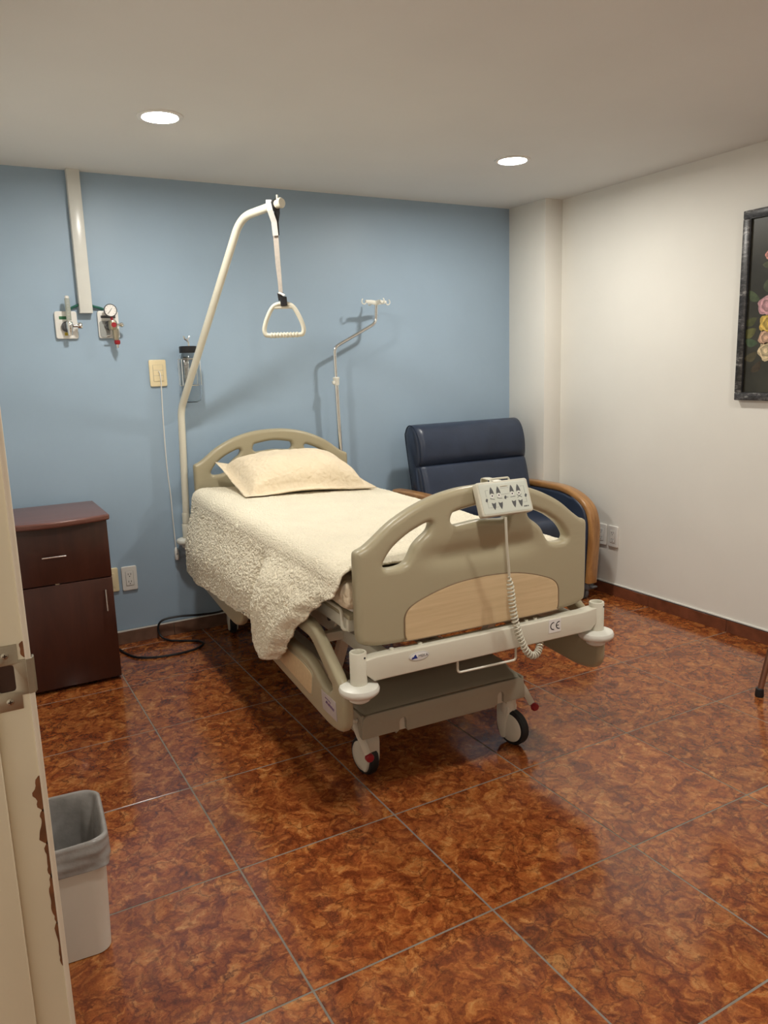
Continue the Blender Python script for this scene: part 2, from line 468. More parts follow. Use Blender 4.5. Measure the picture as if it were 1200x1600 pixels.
struct(bxo('wall_back', (XL - 0.2, YB, -0.06), (XR + 0.2, YB + 0.12, H + 0.05), M_BLUE), 'pale blue painted wall behind the head of the bed')
struct(bxo('wall_right', (XR, YF, -0.06), (XR + 0.12, YB, H + 0.05), M_WHITE), 'warm white wall carrying the framed flower picture')
struct(bxo('wall_front', (XL - 0.2, YF - 0.12, -0.06), (XR + 0.2, YF, H + 0.05), M_WHITE), 'white wall behind the viewer')
bm = BM()
box(bm, (XL - 0.14, -0.405, -0.06), (XL - 0.002, YB, H)); box(bm, (XL - 0.14, YF, -0.06), (XL - 0.002, -1.72, H)); box(bm, (XL - 0.14, -1.72, 2.07), (XL - 0.002, -0.405, H))
struct(obj('wall_left', bm, M_WHITE, smooth=False), 'white wall with the open doorway')
struct(bxo('ceiling', (XL - 0.2, YF, H), (XR + 0.12, YB + 0.1, H + 0.1), M_CEIL), 'smooth off white ceiling with recessed lights')
struct(bxo('column_corner', (2.600, 2.245, 0), (XR + 0.01, YB + 0.01, H + 0.01), M_WHITE, bevel=0.003), 'white corner pillar beside the blue wall')

# skirting, piece by piece
bb = bxo('baseboard_back', (XL, YB - 0.004, 0.0), (2.6, YB + 0.002, 0.072), M_GROUT); struct(bb, 'brown tile skirting along the blue wall')
x = XL
while x < 2.6:
    e = min(x + 0.5, 2.6)
    if e - x > 0.02: bxo('skirting_tile', (x + 0.001, YB - 0.012, 0.0), (e - 0.001, YB, 0.066), M_SKIRT, bb, 0.001, 1)
    x += 0.5 if x > XL else 0.36
bxo('cap_strip', (XL, YB - 0.009, 0.066), (2.6, YB, 0.072), M_CAPW, bb)
br = bxo('baseboard_right', (XR - 0.004, YF, 0.0), (XR + 0.002, 2.245, 0.066), M_GROUT); struct(br, 'red brown tile skirting along the white wall')
y = YF
while y < 2.245:
    e = min(y + 0.5, 2.245)
    bxo('skirting_tile', (XR - 0.012, y + 0.001, 0.0), (XR, e - 0.001, 0.062), M_SKIRTR, br, 0.001, 1)
    y += 0.5 if y > YF else 0.6
bxo('shadow_gap', (XR - 0.010, YF, 0.062), (XR, 2.245, 0.066), M_INK, br)
bxo('cap_strip', (XR - 0.008, YF, 0.066), (XR, 2.245, 0.072), M_CAPW, br)

# doorway frame with strike plate (the camera stands in the opening)
JY = -0.44
tr = bxo('trim_1', (XL - 0.17, JY, 0.0), (XL + 0.0015, JY + 0.036, 2.07), M_JAMB, bevel=0.0016, seg=2); struct(tr, 'cream painted door jamb with chipped edge and metal strike plate')
bxo('door_stop', (XL - 0.16, JY - 0.013, 0.0), (XL - 0.043, JY + 0.001, 2.07), M_JAMB, tr, 0.002, 2)
bxo('edge_bead', (XL - 0.0045, JY - 0.0022, 0.0), (XL + 0.002, JY + 0.010, 2.07), mat('cream_edge_bead', (0.74, 0.66, 0.53), 0.35, noise_amt=0.03), tr, 0.001, 2)
# strike plate: T shaped with a lip bending round the room edge and a rectangular latch hole
px = lambda a, b: (XL - a, b)
outl = [px(0.058, 1.064), px(0.012, 1.064), px(0.012, 1.044), px(0.003, 1.044), px(-0.002, 1.044), px(-0.002, 1.001), px(0.003, 1.001), px(0.012, 1.001), px(0.012, 0.984), px(0.058, 0.984)]
hole = [px(0.036, 1.040), px(0.0175, 1.040), px(0.0175, 1.008), px(0.036, 1.008)]
sp = obj('strike_plate', to_vertical(plate_mesh(outl, [fillet([Vector((*q, 0)) for q in hole], 0.004, 3, True)], 0.002, 0.0005, 1), JY - 0.0008), M_NICKEL, tr)
bxo('latch_recess', (XL - 0.037, JY - 0.0004, 1.007), (XL - 0.0165, JY - 0.00005, 1.041), M_DARKHOLE, sp)
tubo('lip', [(XL - 0.004, JY - 0.0025, 1.0225), (XL + 0.002, JY - 0.001, 1.0225), (XL + 0.0045, JY + 0.005, 1.0225), (XL + 0.0045, JY + 0.012, 1.0225)], 0.0215, M_NICKEL, sp, n=4, scale=(1.4, 0.07), up=(0, 0, 1))
for zz in (1.052, 0.995):
    sc_ = latho('screw', [(0.0, 0.0014), (0.0022, 0.0012), (0.0042, 0.0004), (0.0045, -0.0004)], M_NICKEL, sp, (XL - 0.0255, JY - 0.0018, zz), 'Y', 14)
    for q_ in (0, 1): bxo('screw_slot', (XL - 0.0255 - (0.0024 if q_ else 0.0006), JY - 0.0036, zz - (0.0006 if q_ else 0.0024)), (XL - 0.0255 + (0.0024 if q_ else 0.0006), JY - 0.0030, zz + (0.0006 if q_ else 0.0024)), M_DARKHOLE, sp)
# chipped veneer beside the edge: raw wood showing
def chip(z0, z1, w, seed):
    rnd = random.Random(seed); pts = []
    n = max(8, int((z1 - z0) / 0.004))
    for k in range(n + 1):
        t = k / n
        pts.append((XL - 0.0052 - 0.72 * w * (0.30 + 0.70 * abs(noise.noise((t * (z1 - z0) * 60, seed * 3.1, 0))) * 1.5) * min(1, 6 * t, 6 * (1 - t) + 0.12), z0 + (z1 - z0) * t))
    o2 = pts + [(XL - 0.0046, z1), (XL - 0.0046, z0)]
    bm = prism(BM(), o2, 0, 0.0007)
    return obj('chipped_wood', xf(bm, Matrix.Translation((0, JY + 0.0002, 0)) @ VERT), M_RAWWOOD, tr, smooth=False)
chip(0.846, 0.894, 0.020, 1); chip(0.802, 0.850, 0.014, 2); chip(0.755, 0.806, 0.010, 3); chip(0.690, 0.762, 0.007, 4); chip(0.630, 0.694, 0.006, 5); chip(1.046, 1.066, 0.013, 6)

t2 = bxo('trim_2', (XL - 0.17, -1.72, 0.0), (XL + 0.0015, -1.684, 2.07), M_JAMB, bevel=0.0016); struct(t2, 'cream painted door jamb on the hinge side of the doorway')
t3 = bxo('trim_3', (XL - 0.17, -1.684, 2.035), (XL + 0.0015, JY, 2.07), M_JAMB, bevel=0.0016); struct(t3, 'cream painted head piece of the doorway')

# ------------------------------------------------------------------ recessed ceiling lights
lamp_labels = ['round recessed ceiling light nearest the white gas conduit', 'round recessed ceiling light above the navy recliner side of the room',
               'round recessed ceiling light above the doorway side, outside the view', 'round recessed ceiling light above the flower picture side, outside the view']
lamp0 = None
for k, (lx, ly) in enumerate(LAMPS):
    if lamp0 is None:
        lamp0 = thing('ceiling_light', lamp_labels[0], 'light', (lx, ly, H), 0, 'recessed ceiling lights')
        bm = lathe(BM(), [(0.062, -0.001), (0.066, -0.006), (0.078, -0.007), (0.083, -0.004), (0.084, 0.0), (0.062, 0.0)], n=40)
        bmesh.ops.delete(bm, geom=[f for f in bm.faces if len(f.verts) > 4], context='FACES')
        obj('trim_ring', bm, M_RING, lamp0)
        latho('diffuser', [(0.0, -0.0025), (0.03, -0.0025), (0.0625, -0.0025), (0.0625, -0.0005), (0.0, -0.0005)], M_EMIT, lamp0, n=40)
    else:
        dup(lamp0, (lx, ly, H), 0, lamp_labels[k])

# ------------------------------------------------------------------ hospital bed (local frame: u right, v to the head, z up)
BO = Vector((0.818, 0.443, 0.0)); BR = radians(-2.54)
bed = thing('hospital_bed', 'beige adjustable hospital bed with arched boards and lowered side rails', 'bed', BO, BR)
BMAT = Matrix.Translation(BO) @ Matrix.Rotation(BR, 4, 'Z')

def board_bm():
    half = [(0.0, 1.010), (0.08, 1.006), (0.16, 0.991), (0.235, 0.965), (0.305, 0.929), (0.36, 0.888), (0.392, 0.866), (0.412, 0.858), (0.421, 0.846), (0.422, 0.80), (0.422, 0.66), (0.420, 0.60), (0.409, 0.582), (0.37, 0.572), (0.30, 0.568), (0.15, 0.566), (0.0, 0.566)]
    hp = [p for p in smooth_path([(a, b, 0) for a, b in half], 5)]
    out = [(p.x, p.y) for p in hp] + [(-p.x, p.y) for p in hp[-2:0:-1]]
    side = [(0.336, 0.806), (0.330, 0.824), (0.304, 0.856), (0.26, 0.887), (0.215, 0.908), (0.186, 0.917), (0.175, 0.909), (0.184, 0.889), (0.210, 0.870), (0.231, 0.850), (0.245, 0.825), (0.262, 0.804), (0.29, 0.796), (0.322, 0.796)]
    h1 = [(p.x, p.y) for p in smooth_path([(a, b, 0) for a, b in side], 4, True)]
    h2 = [(-a, b) for a, b in h1]
    ctr = [(0.108, 0.912), (0.104, 0.930), (0.088, 0.939), (0.0, 0.950), (-0.088, 0.939), (-0.104, 0.930), (-0.108, 0.912), (-0.098, 0.900), (-0.08, 0.897), (0.0, 0.903), (0.08, 0.897), (0.098, 0.900)]
    h3 = [(p.x, p.y) for p in smooth_path([(a, b, 0) for a, b in ctr], 4, True)]
    bm = plate_mesh(out, [h1, h2, h3], 0.050, 0.017, 4)
    # finer faces, then a shallow moulded hollow under the hand holds on both sides
    for k in range(1, 28):
        bmesh.ops.bisect_plane(bm, geom=bm.verts[:] + bm.edges[:] + bm.faces[:], plane_co=(0, 0.72 + k * 0.0075, 0), plane_no=(0, 1, 0))
    for k in range(-10, 11):
        bmesh.ops.bisect_plane(bm, geom=bm.verts[:] + bm.edges[:] + bm.faces[:], plane_co=(k * 0.03, 0, 0), plane_no=(1, 0, 0))
    for v in bm.verts:
        x_, y_, z_ = v.co
        d = 0.013 * math.exp(-((y_ - 0.812) / 0.030) ** 2) * (1 - sstep(0.13, 0.235, abs(x_)))
        bow = 0.010 * (1 - (x_ / 0.43) ** 2)
        v.co.z = z_ - math.copysign(d, z_) * min(1, abs(z_) / 0.02) + bow
    return bm
def wood_bm(v0):
    half = [(0.0, 0.730), (0.09, 0.725), (0.16, 0.712), (0.225, 0.692), (0.263, 0.673), (0.279, 0.650), (0.281, 0.62), (0.281, 0.592), (0.276, 0.579), (0.262, 0.574), (0.0, 0.574)]
    hp = smooth_path([(a, b, 0) for a, b in half], 5)
    out = [(p.x, p.y) for p in hp] + [(-p.x, p.y) for p in hp[-2:0:-1]]
    bm = plate_mesh(out, [], 0.004, 0.0012, 1)
    for k in range(-9, 10):
        bmesh.ops.bisect_plane(bm, geom=bm.verts[:] + bm.edges[:] + bm.faces[:], plane_co=(k * 0.03, 0, 0), plane_no=(1, 0, 0))
    for v in bm.verts: v.co.z += 0.010 * (1 - (v.co.x / 0.43) ** 2)
    return to_vertical(bm, v0), out
fbm = to_vertical(board_bm(), 0.031)
for v in fbm.verts: v.co.x = v.co.x * 0.987 - 0.016
fb = obj('footboard', fbm, M_PLASTIC, bed, angle=50)
wb_, wout = wood_bm(0.0055)
for v in wb_.verts: v.co.x -= 0.006
obj('wood_inset', wb_, M_MAPLE, fb)
bmp = tube(BM(), [Vector((p[0] * 1.008 - 0.006, 0.0052 - 0.010 * (1 - (p[0] / 0.43) ** 2), 0.652 + (p[1] - 0.652) * 1.012)) for p in wout], 0.0022, n=6, closed=True)
obj('inset_seam', bmp, mat('brown_seam', (0.20, 0.135, 0.075), 0.6, noise_amt=0.05), fb)
hbm = board_bm(); to_vertical(hbm, 0.0)
for v in hbm.verts: v.co = Vector((-v.co.x, -v.co.y + 1.985, v.co.z + 0.052))
hb = obj('headboard', hbm, M_PLASTIC, bed, angle=50)

def bumper_end(v, zb, sock, s, name='bumper_wheel'):
    """corner post with hollow top, roller disc underneath"""
    bm = BM()
    post = obj('corner_post', lathe(BM(), [(0.0, zb), (0.025, zb), (0.025, sock - 0.002), (0.0235, sock), (0.019, sock), (0.018, sock - 0.002), (0.018, sock - 0.045), (0.0, sock - 0.045)], (s, v, 0), n=24), M_STEEL, bed)
    latho(name, [(0.0, zb - 0.034), (0.022, zb - 0.034), (0.031, zb - 0.028), (0.034, zb - 0.013), (0.050, zb - 0.011), (0.058, zb - 0.003), (0.0595, zb + 0.006), (0.056, zb + 0.014), (0.044, zb + 0.019), (0.030, zb + 0.021), (0.0, zb + 0.021)], M_BUMP, post, (s, v, 0), n=36)
    latho('set_screw', [(0, 0.027), (0.003, 0.027), (0.003, 0.02), (0, 0.02)], M_INK, post, (s + 0.010, v + 0.003, sock - 0.014), 'Y', 8)
for s in (-0.442, 0.440): bumper_end(0.0, 0.455, 0.572, s)
for s in (-0.463, 0.425): bumper_end(2.05, 0.505, 0.60, s)
# foot bar: rectangular tube with a chamfer towards each post
bm = BM()
prof = [(-0.428, 0.505), (-0.428, 0.548), (-0.39, 0.553), (0.37, 0.553), (0.425, 0.558), (0.425, 0.505), (0.40, 0.484), (0.36, 0.482), (-0.40, 0.480)]
bm = plate_mesh(prof, [], 0.040, 0.004, 2); to_vertical(bm, 0.0)
bar = obj('foot_bar', bm, M_STEEL, bed)
for x_ in (-0.33, -0.235, 0.155, 0.19):
    latho('bar_bolt', [(0.0, 0.0), (0.007, 0.0), (0.007, 0.005), (0.0, 0.006)], M_STEEL, bar, (x_, 0.008, 0.553), 'Z', 10)
bxo('head_bar', (-0.44, 2.03, 0.52), (0.405, 2.07, 0.585), M_STEEL, bed, 0.004)
# oval maker badge: blue triangle and letters
badge = obj('maker_badge', xf(plate_mesh([(0.0335 * cos(2 * pi * k / 36), 0.0135 * sin(2 * pi * k / 36)) for k in range(36)], [], 0.0016, 0.0003, 1), Matrix.Translation((-0.2545, -0.0208, 0.5285)) @ VERT), M_STICK, bed)
tubo('badge_rim', [(-0.2545 + 0.0325 * cos(2 * pi * k / 36), -0.0217, 0.5285 + 0.0126 * sin(2 * pi * k / 36)) for k in range(36)], 0.0005, M_GREYLINE, badge, n=5, closed=True)
tri = prism(BM(), [(-0.009, -0.006), (0.009, -0.006), (0.002, 0.007)], 0, 0.0006); prism(tri, [(-0.012, -0.0065), (-0.004, -0.0065), (-0.007, 0.0005)], 0, 0.0006)
obj('badge_triangle', xf(tri, Matrix.Translation((-0.269, -0.0217, 0.5285)) @ VERT), M_BLUEINK, badge, smooth=False)
obj('badge_lettering', xf(text_bm('MEKA', 0.0125), Matrix.Translation((-0.241, -0.0219, 0.5275)) @ VERT), M_DARKPRINT, badge, smooth=False)
# CE sticker
st = bxo('ce_sticker', (0.2235, -0.0212, 0.506), (0.2725, -0.0199, 0.551), M_STICK, bed, 0.0004, 1)
def arc_ring(cx, cz, r, w, a0, a1, y_, nn=16):
    bm = BM(); A = []; Bv = []
    for k in range(nn + 1):
        a = radians(a0 + (a1 - a0) * k / nn)
        A.append(bm.verts.new((cx + (r + w) * cos(a), y_, cz + (r + w) * sin(a)))); Bv.append(bm.verts.new((cx + (r - w) * cos(a), y_, cz + (r - w) * sin(a))))
    for k in range(nn): bm.faces.new((A[k], A[k + 1], Bv[k + 1], Bv[k]))
    return bm
bm = arc_ring(0.2425, 0.5285, 0.0118, 0.0017, 80, 280, -0.0216)
b2 = arc_ring(0.2650, 0.5285, 0.0118, 0.0017, 80, 280, -0.0216)
for b_ in (b2,):
    me = bpy.data.meshes.new('t'); b_.to_mesh(me); b_.free(); bm.from_mesh(me); bpy.data.meshes.remove(me)
vs = [bm.verts.new(p) for p in ((0.2535, -0.0216, 0.5272), (0.2635, -0.0216, 0.5272), (0.2635, -0.0216, 0.5300), (0.2535, -0.0216, 0.5300))]; bm.faces.new(vs)
obj('ce_letters', bm, M_INK, st, smooth=False)

# deck frame under the mattress
bm = BM()
for s in (-1, 1): box(bm, (s * 0.405 - 0.02, 0.10, 0.595), (s * 0.405 + 0.02, 1.94, 0.635), 0.004)
for v_ in (0.11, 0.7, 1.3, 1.9): box(bm, (-0.39, v_ - 0.02, 0.597), (0.39, v_ + 0.02, 0.632), 0.003)
dk = obj('deck_frame', bm, M_STEEL, bed)
for a, b in ((0.09, 0.68), (0.70, 1.02), (1.04, 1.95)):
    bxo('deck_panel', (-0.425, a, 0.634), (0.425, b, 0.650), M_PLASTIC, bed, 0.005)
for s in (-1, 1):
    tubo('mattress_guard', fillet([(s * 0.40, 0.36, 0.597), (s * 0.436, 0.36, 0.597), (s * 0.436, 0.36, 0.662), (s * 0.436, 0.12, 0.662), (s * 0.436, 0.12, 0.597), (s * 0.40, 0.12, 0.597)], 0.018), 0.005, M_STEEL, bed, n=8)
tubo('bag_hook', fillet([(-0.109, 0.0, 0.49), (-0.109, 0.0, 0.437), (0.109, 0.0, 0.434), (0.109, 0.0, 0.49)], 0.012), 0.0038, M_STEEL, bed, n=8)
# lower chassis frame, lift arms and actuators
bm = BM()
for s in (-1, 1): box(bm, (s * 0.345 - 0.018, 0.02, 0.495), (s * 0.345 + 0.018, 2.04, 0.545), 0.004)
for v_ in (0.42, 1.72): box(bm, (-0.34, v_ - 0.02, 0.50), (0.34, v_ + 0.02, 0.54), 0.003)
obj('chassis_frame', bm, M_STEEL, bed)
for s in (-1, 1):
    for v_, dz in ((0.40, 1), (1.70, 1)):
        bm = plate_mesh([(p.x, p.y) for p in fillet([(-0.07, 0.0, 0), (0.09, 0.0, 0), (0.06, -0.06, 0), (0.01, -0.075, 0), (-0.05, -0.05, 0)], 0.015, 4, True)], [], 0.012, 0.002, 1)
        xf(bm, Matrix.Translation((s * 0.385, v_ - 0.06, 0.60)) @ Matrix(((0, 0, 1, 0), (1, 0, 0, 0), (0, 1, 0, 0), (0, 0, 0, 1))))
        br_ = obj('lift_bracket', bm, M_STEEL, bed)
        latho('pivot_bolt', [(0, -0.012), (0.011, -0.012), (0.011, 0.012), (0, 0.012)], M_GREYMET, br_, (s * 0.385, v_ - 0.075, 0.573), 'X', 14)
    for v0_, v1_ in ((0.33, 0.52), (1.62, 1.80)):
        tubo('lift_arm', [(s * 0.32, v0_, 0.56), (s * 0.31, v1_, 0.27)], 0.022, M_STEEL, bed, n=4, scale=(1.1, 0.8), up=(1, 0, 0))
tubo('actuator', [(0.05, 0.42, 0.50), (0.05, 1.05, 0.40)], 0.032, M_BASE, bed, n=14)
tubo('actuator', [(-0.06, 1.05, 0.42), (-0.06, 1.70, 0.50)], 0.032, M_BASE, bed, n=14)
# base: long beams + plastic covers at both ends
bm = BM()
for s in (-1, 1): box(bm, (s * 0.24 - 0.025, 0.30, 0.20), (s * 0.24 + 0.025, 1.98, 0.25), 0.005)
obj('base_beam', bm, M_BASE, bed)
def base_cover(v0, v1, flip):
    # box shell with softly rounded top; two arched notches in the outer skirt
    out = [(p.x, p.y) for p in fillet([(-0.345, 0.182, 0), (-0.345, 0.262, 0), (0.300, 0.262, 0), (0.300, 0.182, 0)], [0, 0.02, 0.02, 0], 5)]
    def notch(cx): return [(cx + 0.013, 0.184), (cx + 0.013, 0.212), (cx + 0.009, 0.222), (cx, 0.226), (cx - 0.009, 0.222), (cx - 0.013, 0.212), (cx - 0.013, 0.184)]
    def skirt(out_pts):
        res = []
        pts = [(-0.345, 0.182)] + [(-0.345, 0.182)]
        return res
    lower = [(0.300, 0.182), (0.222, 0.182), (0.222, 0.175)] + [(q[0], q[1]) for q in notch(0.196)] + [(0.170, 0.175), (-0.178, 0.175)] + notch(-0.196) + [(-0.222, 0.175), (-0.222, 0.182), (-0.345, 0.182)]
    upper = [(-0.345, 0.225), (-0.340, 0.25), (-0.325, 0.262), (0.280, 0.262), (0.295, 0.25), (0.300, 0.225)]
    o_ = lower + upper
    bm = plate_mesh(o_, [], 0.016, 0.003, 2); to_vertical(bm, 0.008)
    # top deck sloping up towards the column
    secs = [(0.010, 0.262, 0.0), (0.030, 0.272, 0.0), (0.075, 0.279, 0.0), (0.11, 0.296, 0.01), (0.16, 0.300, 0.02), (0.22, 0.300, 0.03)]
    rows = []
    for (v_, z_, ins) in secs:
        row = []
        for (u_, dz) in ((-0.338, -0.030), (-0.334, -0.010), (-0.318, 0.0), (-0.24, 0.002), (0.0, 0.003), (0.195, 0.002), (0.275, 0.0), (0.29, -0.010), (0.294, -0.030)):
            row.append(bm.verts.new((u_ * (1 - ins), v_, z_ + dz)))
        rows.append(row)
    for a, b in zip(rows, rows[1:]):
        for i_ in range(len(a) - 1): bm.faces.new((a[i_], a[i_ + 1], b[i_ + 1], b[i_]))
    for (u_, k) in ((-0.345, 1), (0.288, 1)): box(bm, (u_, 0.006, 0.182), (u_ + 0.012, 0.22, 0.262), 0.003)
    for v in bm.verts:
        v.co.y = v0 + v.co.y if not flip else v1 - v.co.y
    o2 = obj('base_cover', bm, M_BASE, bed, angle=60)
    for cx in (0.196, -0.196):
        yy = v0 + 0.013 if not flip else v1 - 0.013
        bxo('notch_backing', (cx - 0.02, yy, 0.178), (cx + 0.02, yy + 0.004, 0.232), M_STEEL, o2)
base_cover(0.205, 0.43, False); base_cover(1.80, 2.03, True)

def caster(loc, rot, pedal_side, pedal=True, brakedot=False):
    """swivel caster: stem, fork housing, wheel with tyre"""
    Mx = Matrix.Translation(loc) @ Matrix.Rotation(rot, 4, 'Z')
    P = lambda bm: xf(bm, Mx)
    R_ = 0.066
    ho = obj('caster', P(lathe(BM(), [(0, 0.115), (0.026, 0.115), (0.030, 0.13), (0.028, 0.185), (0, 0.185)], (0, 0, 0), n=20)), M_STEEL, bed)
    # wheel trails behind the stem by 2 cm along local -y; axle along local x
    tyre = BM(); lathe(tyre, [(R_ - 0.020, -0.017), (R_ - 0.006, -0.017), (R_, -0.010), (R_, 0.010), (R_ - 0.006, 0.017), (R_ - 0.020, 0.017)], (0, -0.022, R_), 'X', 32)
    obj('tyre', P(tyre), M_RUBBER, ho)
    for s in (-1, 1):
        dsc = BM(); lathe(dsc, [(0, s * 0.010), (R_ - 0.016, s * 0.010), (R_ - 0.014, s * 0.017), (R_ - 0.018, s * 0.021), (R_ * 0.4, s * 0.024), (0, s * 0.024)], (0, -0.022, R_), 'X', 32)
        obj('wheel_cover', P(dsc), M_STEEL, ho)
    fk = BM()
    arcs = [(0.030, 0.150), (0.034, 0.10), (0.030, 0.058), (0.012, 0.022), (-0.008, 0.030), (-0.012, 0.075), (-0.020, 0.12), (-0.018, 0.15)]
    fk = plate_mesh([(p.x, p.y) for p in smooth_path([(a, b, 0) for a, b in arcs], 4, True)], [], 0.052, 0.006, 2)
    xf(fk, Matrix(((0, 0, 1, 0), (1, 0, 0, 0), (0, 1, 0, 0), (0, 0, 0, 1))))
    obj('fork', P(fk), M_STEEL, ho)
    if brakedot:
        dt = BM(); lathe(dt, [(0, 0.045), (0.012, 0.045), (0.015, 0.041), (0.015, 0.030), (0, 0.030)], (0, 0, 0.082), 'Y', 18)
        xf(dt, Matrix.Translation((-0.004, 0.0, 0.0)))
        obj('brake_button', P(dt), M_RED, ho)
caster((-0.285, 0.295, 0), radians(188), -1, brakedot=False)
caster((0.262, 0.255, 0), radians(14), 1)
caster((-0.285, 1.955, 0), radians(172), -1)
caster((0.285, 1.955, 0), radians(10), 1)
# red brake knob in front of the left caster and the pedal on the right
kn = tubo('brake_pedal', [(-0.352, 0.25, 0.226), (-0.338, 0.228, 0.170), (-0.325, 0.215, 0.125)], 0.008, M_STEEL, bed, n=8, scale=(1.6, 0.7))
latho('pedal_knob', [(0, 0.020), (0.011, 0.020), (0.0145, 0.016), (0.0145, 0.004), (0.011, 0.0), (0, 0.0)], M_RED, kn, (-0.320, 0.222, 0.112), 'Y', 18)
latho('pedal_bolt', [(0, -0.012), (0.007, -0.012), (0.007, 0.0), (0, 0)], M_STEEL, kn, (-0.347, 0.24, 0.238), 'X', 10)
kn = tubo('brake_pedal', [(0.302, 0.26, 0.240), (0.330, 0.250, 0.190), (0.362, 0.245, 0.128)], 0.0085, M_STEEL, bed, n=8, scale=(1.5, 0.6))
latho('pedal_knob', [(0, 0.016), (0.012, 0.016), (0.0155, 0.011), (0.0155, 0.003), (0.012, -0.002), (0, -0.002)], M_RED, kn, (0.369, 0.243, 0.117), 'Y', 18)
latho('pedal_bolt', [(0, 0.0), (0.010, 0.0), (0.010, 0.012), (0, 0.012)], M_STEEL, kn, (0.300, 0.26, 0.242), 'X', 12)

# side rails, lowered.  drawn in (v, z), thickness along u
def rail_plate(outline, holes, u0, thick, bev):
    bm = plate_mesh(outline, holes, thick, bev, 4)
    return xf(bm, Matrix.Translation((u0, 0, 0)) @ Matrix(((0, 0, 1, 0), (1, 0, 0, 0), (0, 1, 0, 0), (0, 0, 0, 1))))
foot_out = [(p.x, p.y) for p in fillet([(0.005, 0.325, 0), (0.0, 0.46, 0), (0.235, 0.60, 0), (0.60, 0.60, 0), (0.755, 0.46, 0), (0.725, 0.335, 0), (0.10, 0.303, 0)], [0.05, 0.06, 0.06, 0.06, 0.06, 0.08, 0.07], 6, True)]
foot_hole = [(p.x, p.y) for p in fillet([(0.085, 0.442, 0), (0.25, 0.542, 0), (0.57, 0.545, 0), (0.62, 0.475, 0), (0.27, 0.472, 0), (0.17, 0.425, 0), (0.115, 0.415, 0)], [0.02, 0.03, 0.03, 0.03, 0.06, 0.04, 0.02], 5, True)]
head_out = [(p.x, p.y) for p in fillet([(1.02, 0.365, 0), (1.03, 0.60, 0), (1.60, 0.60, 0), (1.86, 0.46, 0), (1.84, 0.365, 0), (1.36, 0.330, 0), (1.12, 0.322, 0)], [0.06, 0.06, 0.06, 0.06, 0.05, 0.06, 0.06], 6, True)]
head_hole = [(p.x, p.y) for p in fillet([(1.12, 0.47, 0), (1.13, 0.545, 0), (1.56, 0.545, 0), (1.72, 0.47, 0)], 0.03, 5, True)]
for s in (-1, 1):
    r1 = obj('side_rail', rail_plate(foot_out, [foot_hole], s * 0.474, 0.034, 0.014), M_PLASTIC, bed, angle=55)
    r2 = obj('side_rail', rail_plate(head_out, [head_hole], s * 0.474, 0.034, 0.014), M_PLASTIC, bed, angle=55)
    obj('rail_inset', rail_plate([(p.x, p.y) for p in fillet([(0.26, 0.350, 0), (0.245, 0.428, 0), (0.33, 0.438, 0), (0.62, 0.438, 0), (0.66, 0.375, 0)], 0.02, 4, True)], [], s * 0.490, 0.006, 0.002), M_MAPLE if s < 0 else M_PLASTIC, r1)
    bm = plate_mesh([(p.x, p.y) for p in fillet([(0.253, 0.343, 0), (0.236, 0.435, 0), (0.33, 0.446, 0), (0.63, 0.446, 0), (0.67, 0.368, 0)], 0.02, 4, True)], [], 0.003, 0.001, 1)
    obj('inset_rim', xf(bm, Matrix.Translation((s * 0.4905, 0, 0)) @ Matrix(((0, 0, 1, 0), (1, 0, 0, 0), (0, 1, 0, 0), (0, 0, 0, 1)))), M_PLASTIC, r1)
    for v_ in (0.30, 0.58): bxo('rail_arm', (min(s * 0.36, s * 0.46), v_ - 0.015, 0.505), (max(s * 0.36, s * 0.46), v_ + 0.015, 0.535), M_STEEL, bed, 0.003)
    for v_ in (1.25, 1.60): bxo('rail_arm', (min(s * 0.36, s * 0.46), v_ - 0.015, 0.505), (max(s * 0.36, s * 0.46), v_ + 0.015, 0.535), M_STEEL, bed, 0.003)
    if s < 0:
        lab = obj('rail_sticker', rail_plate([(0.055, 0.345), (0.165, 0.345), (0.172, 0.404), (0.062, 0.404)], [], -0.4918, 0.0012, 0.0003), M_LILAC, r1)
        # small faded maker script on the sticker (too small to read), drawn as slanted strokes
        bm = BM(); rnd = random.Random(3)
        for row, (z_, n_, hgt) in enumerate(((0.389, 6, 0.005), (0.374, 9, 0.011))):
            for k in range(n_):
                v_ = 0.140 - k * 0.0072 - row * 0.003; hh = hgt * rnd.uniform(0.55, 1.0)
                tube(bm, [(-0.4927, v_, z_ - k * 0.0006), (-0.4927, v_ - 0.002, z_ + hh - k * 0.0006), (-0.4927, v_ - 0.0045, z_ + hh * 0.4 - k * 0.0006)], 0.0011, n=4)
        obj('sticker_script', bm, M_PURPLE, r1, smooth=False)

# ------------------------------------------------------------------ mattress, quilt, pillow
def bed_thing(name, label, cat):
    return thing(name, label, cat, BO, BR)
mt = bed_thing('mattress', 'white covered mattress on the hospital bed under the cream quilt', 'mattress')
bxo('mattress_core', (-0.425, 0.082, 0.651), (0.400, 1.945, 0.746), M_SHEET, mt, 0.03, 4)
# sheet strip showing at the head end and left side
bm = BM()
rows = []
for k in range(9):
    v_ = 1.80 + 0.145 * k / 8
    row = []
    for (u_, z_) in ((0.436, 0.60), (0.438, 0.70), (0.428, 0.734), (0.405, 0.749), (0.0, 0.765), (-0.400, 0.778), (-0.436, 0.764), (-0.452, 0.72), (-0.470, 0.60), (-0.480, 0.545)):
        row.append(bm.verts.new((u_, v_, z_ - 0.012 * (k / 8) ** 4)))
    rows.append(row)
for a, b in zip(rows, rows[1:]):
    for i_ in range(len(a) - 1): bm.faces.new((a[i_], a[i_ + 1], b[i_ + 1], b[i_]))
o = obj('sheet', bm, M_SHEET, mt); sm = o.modifiers.new('thick', 'SOLIDIFY'); sm.thickness = 0.004; sm.offset = -1
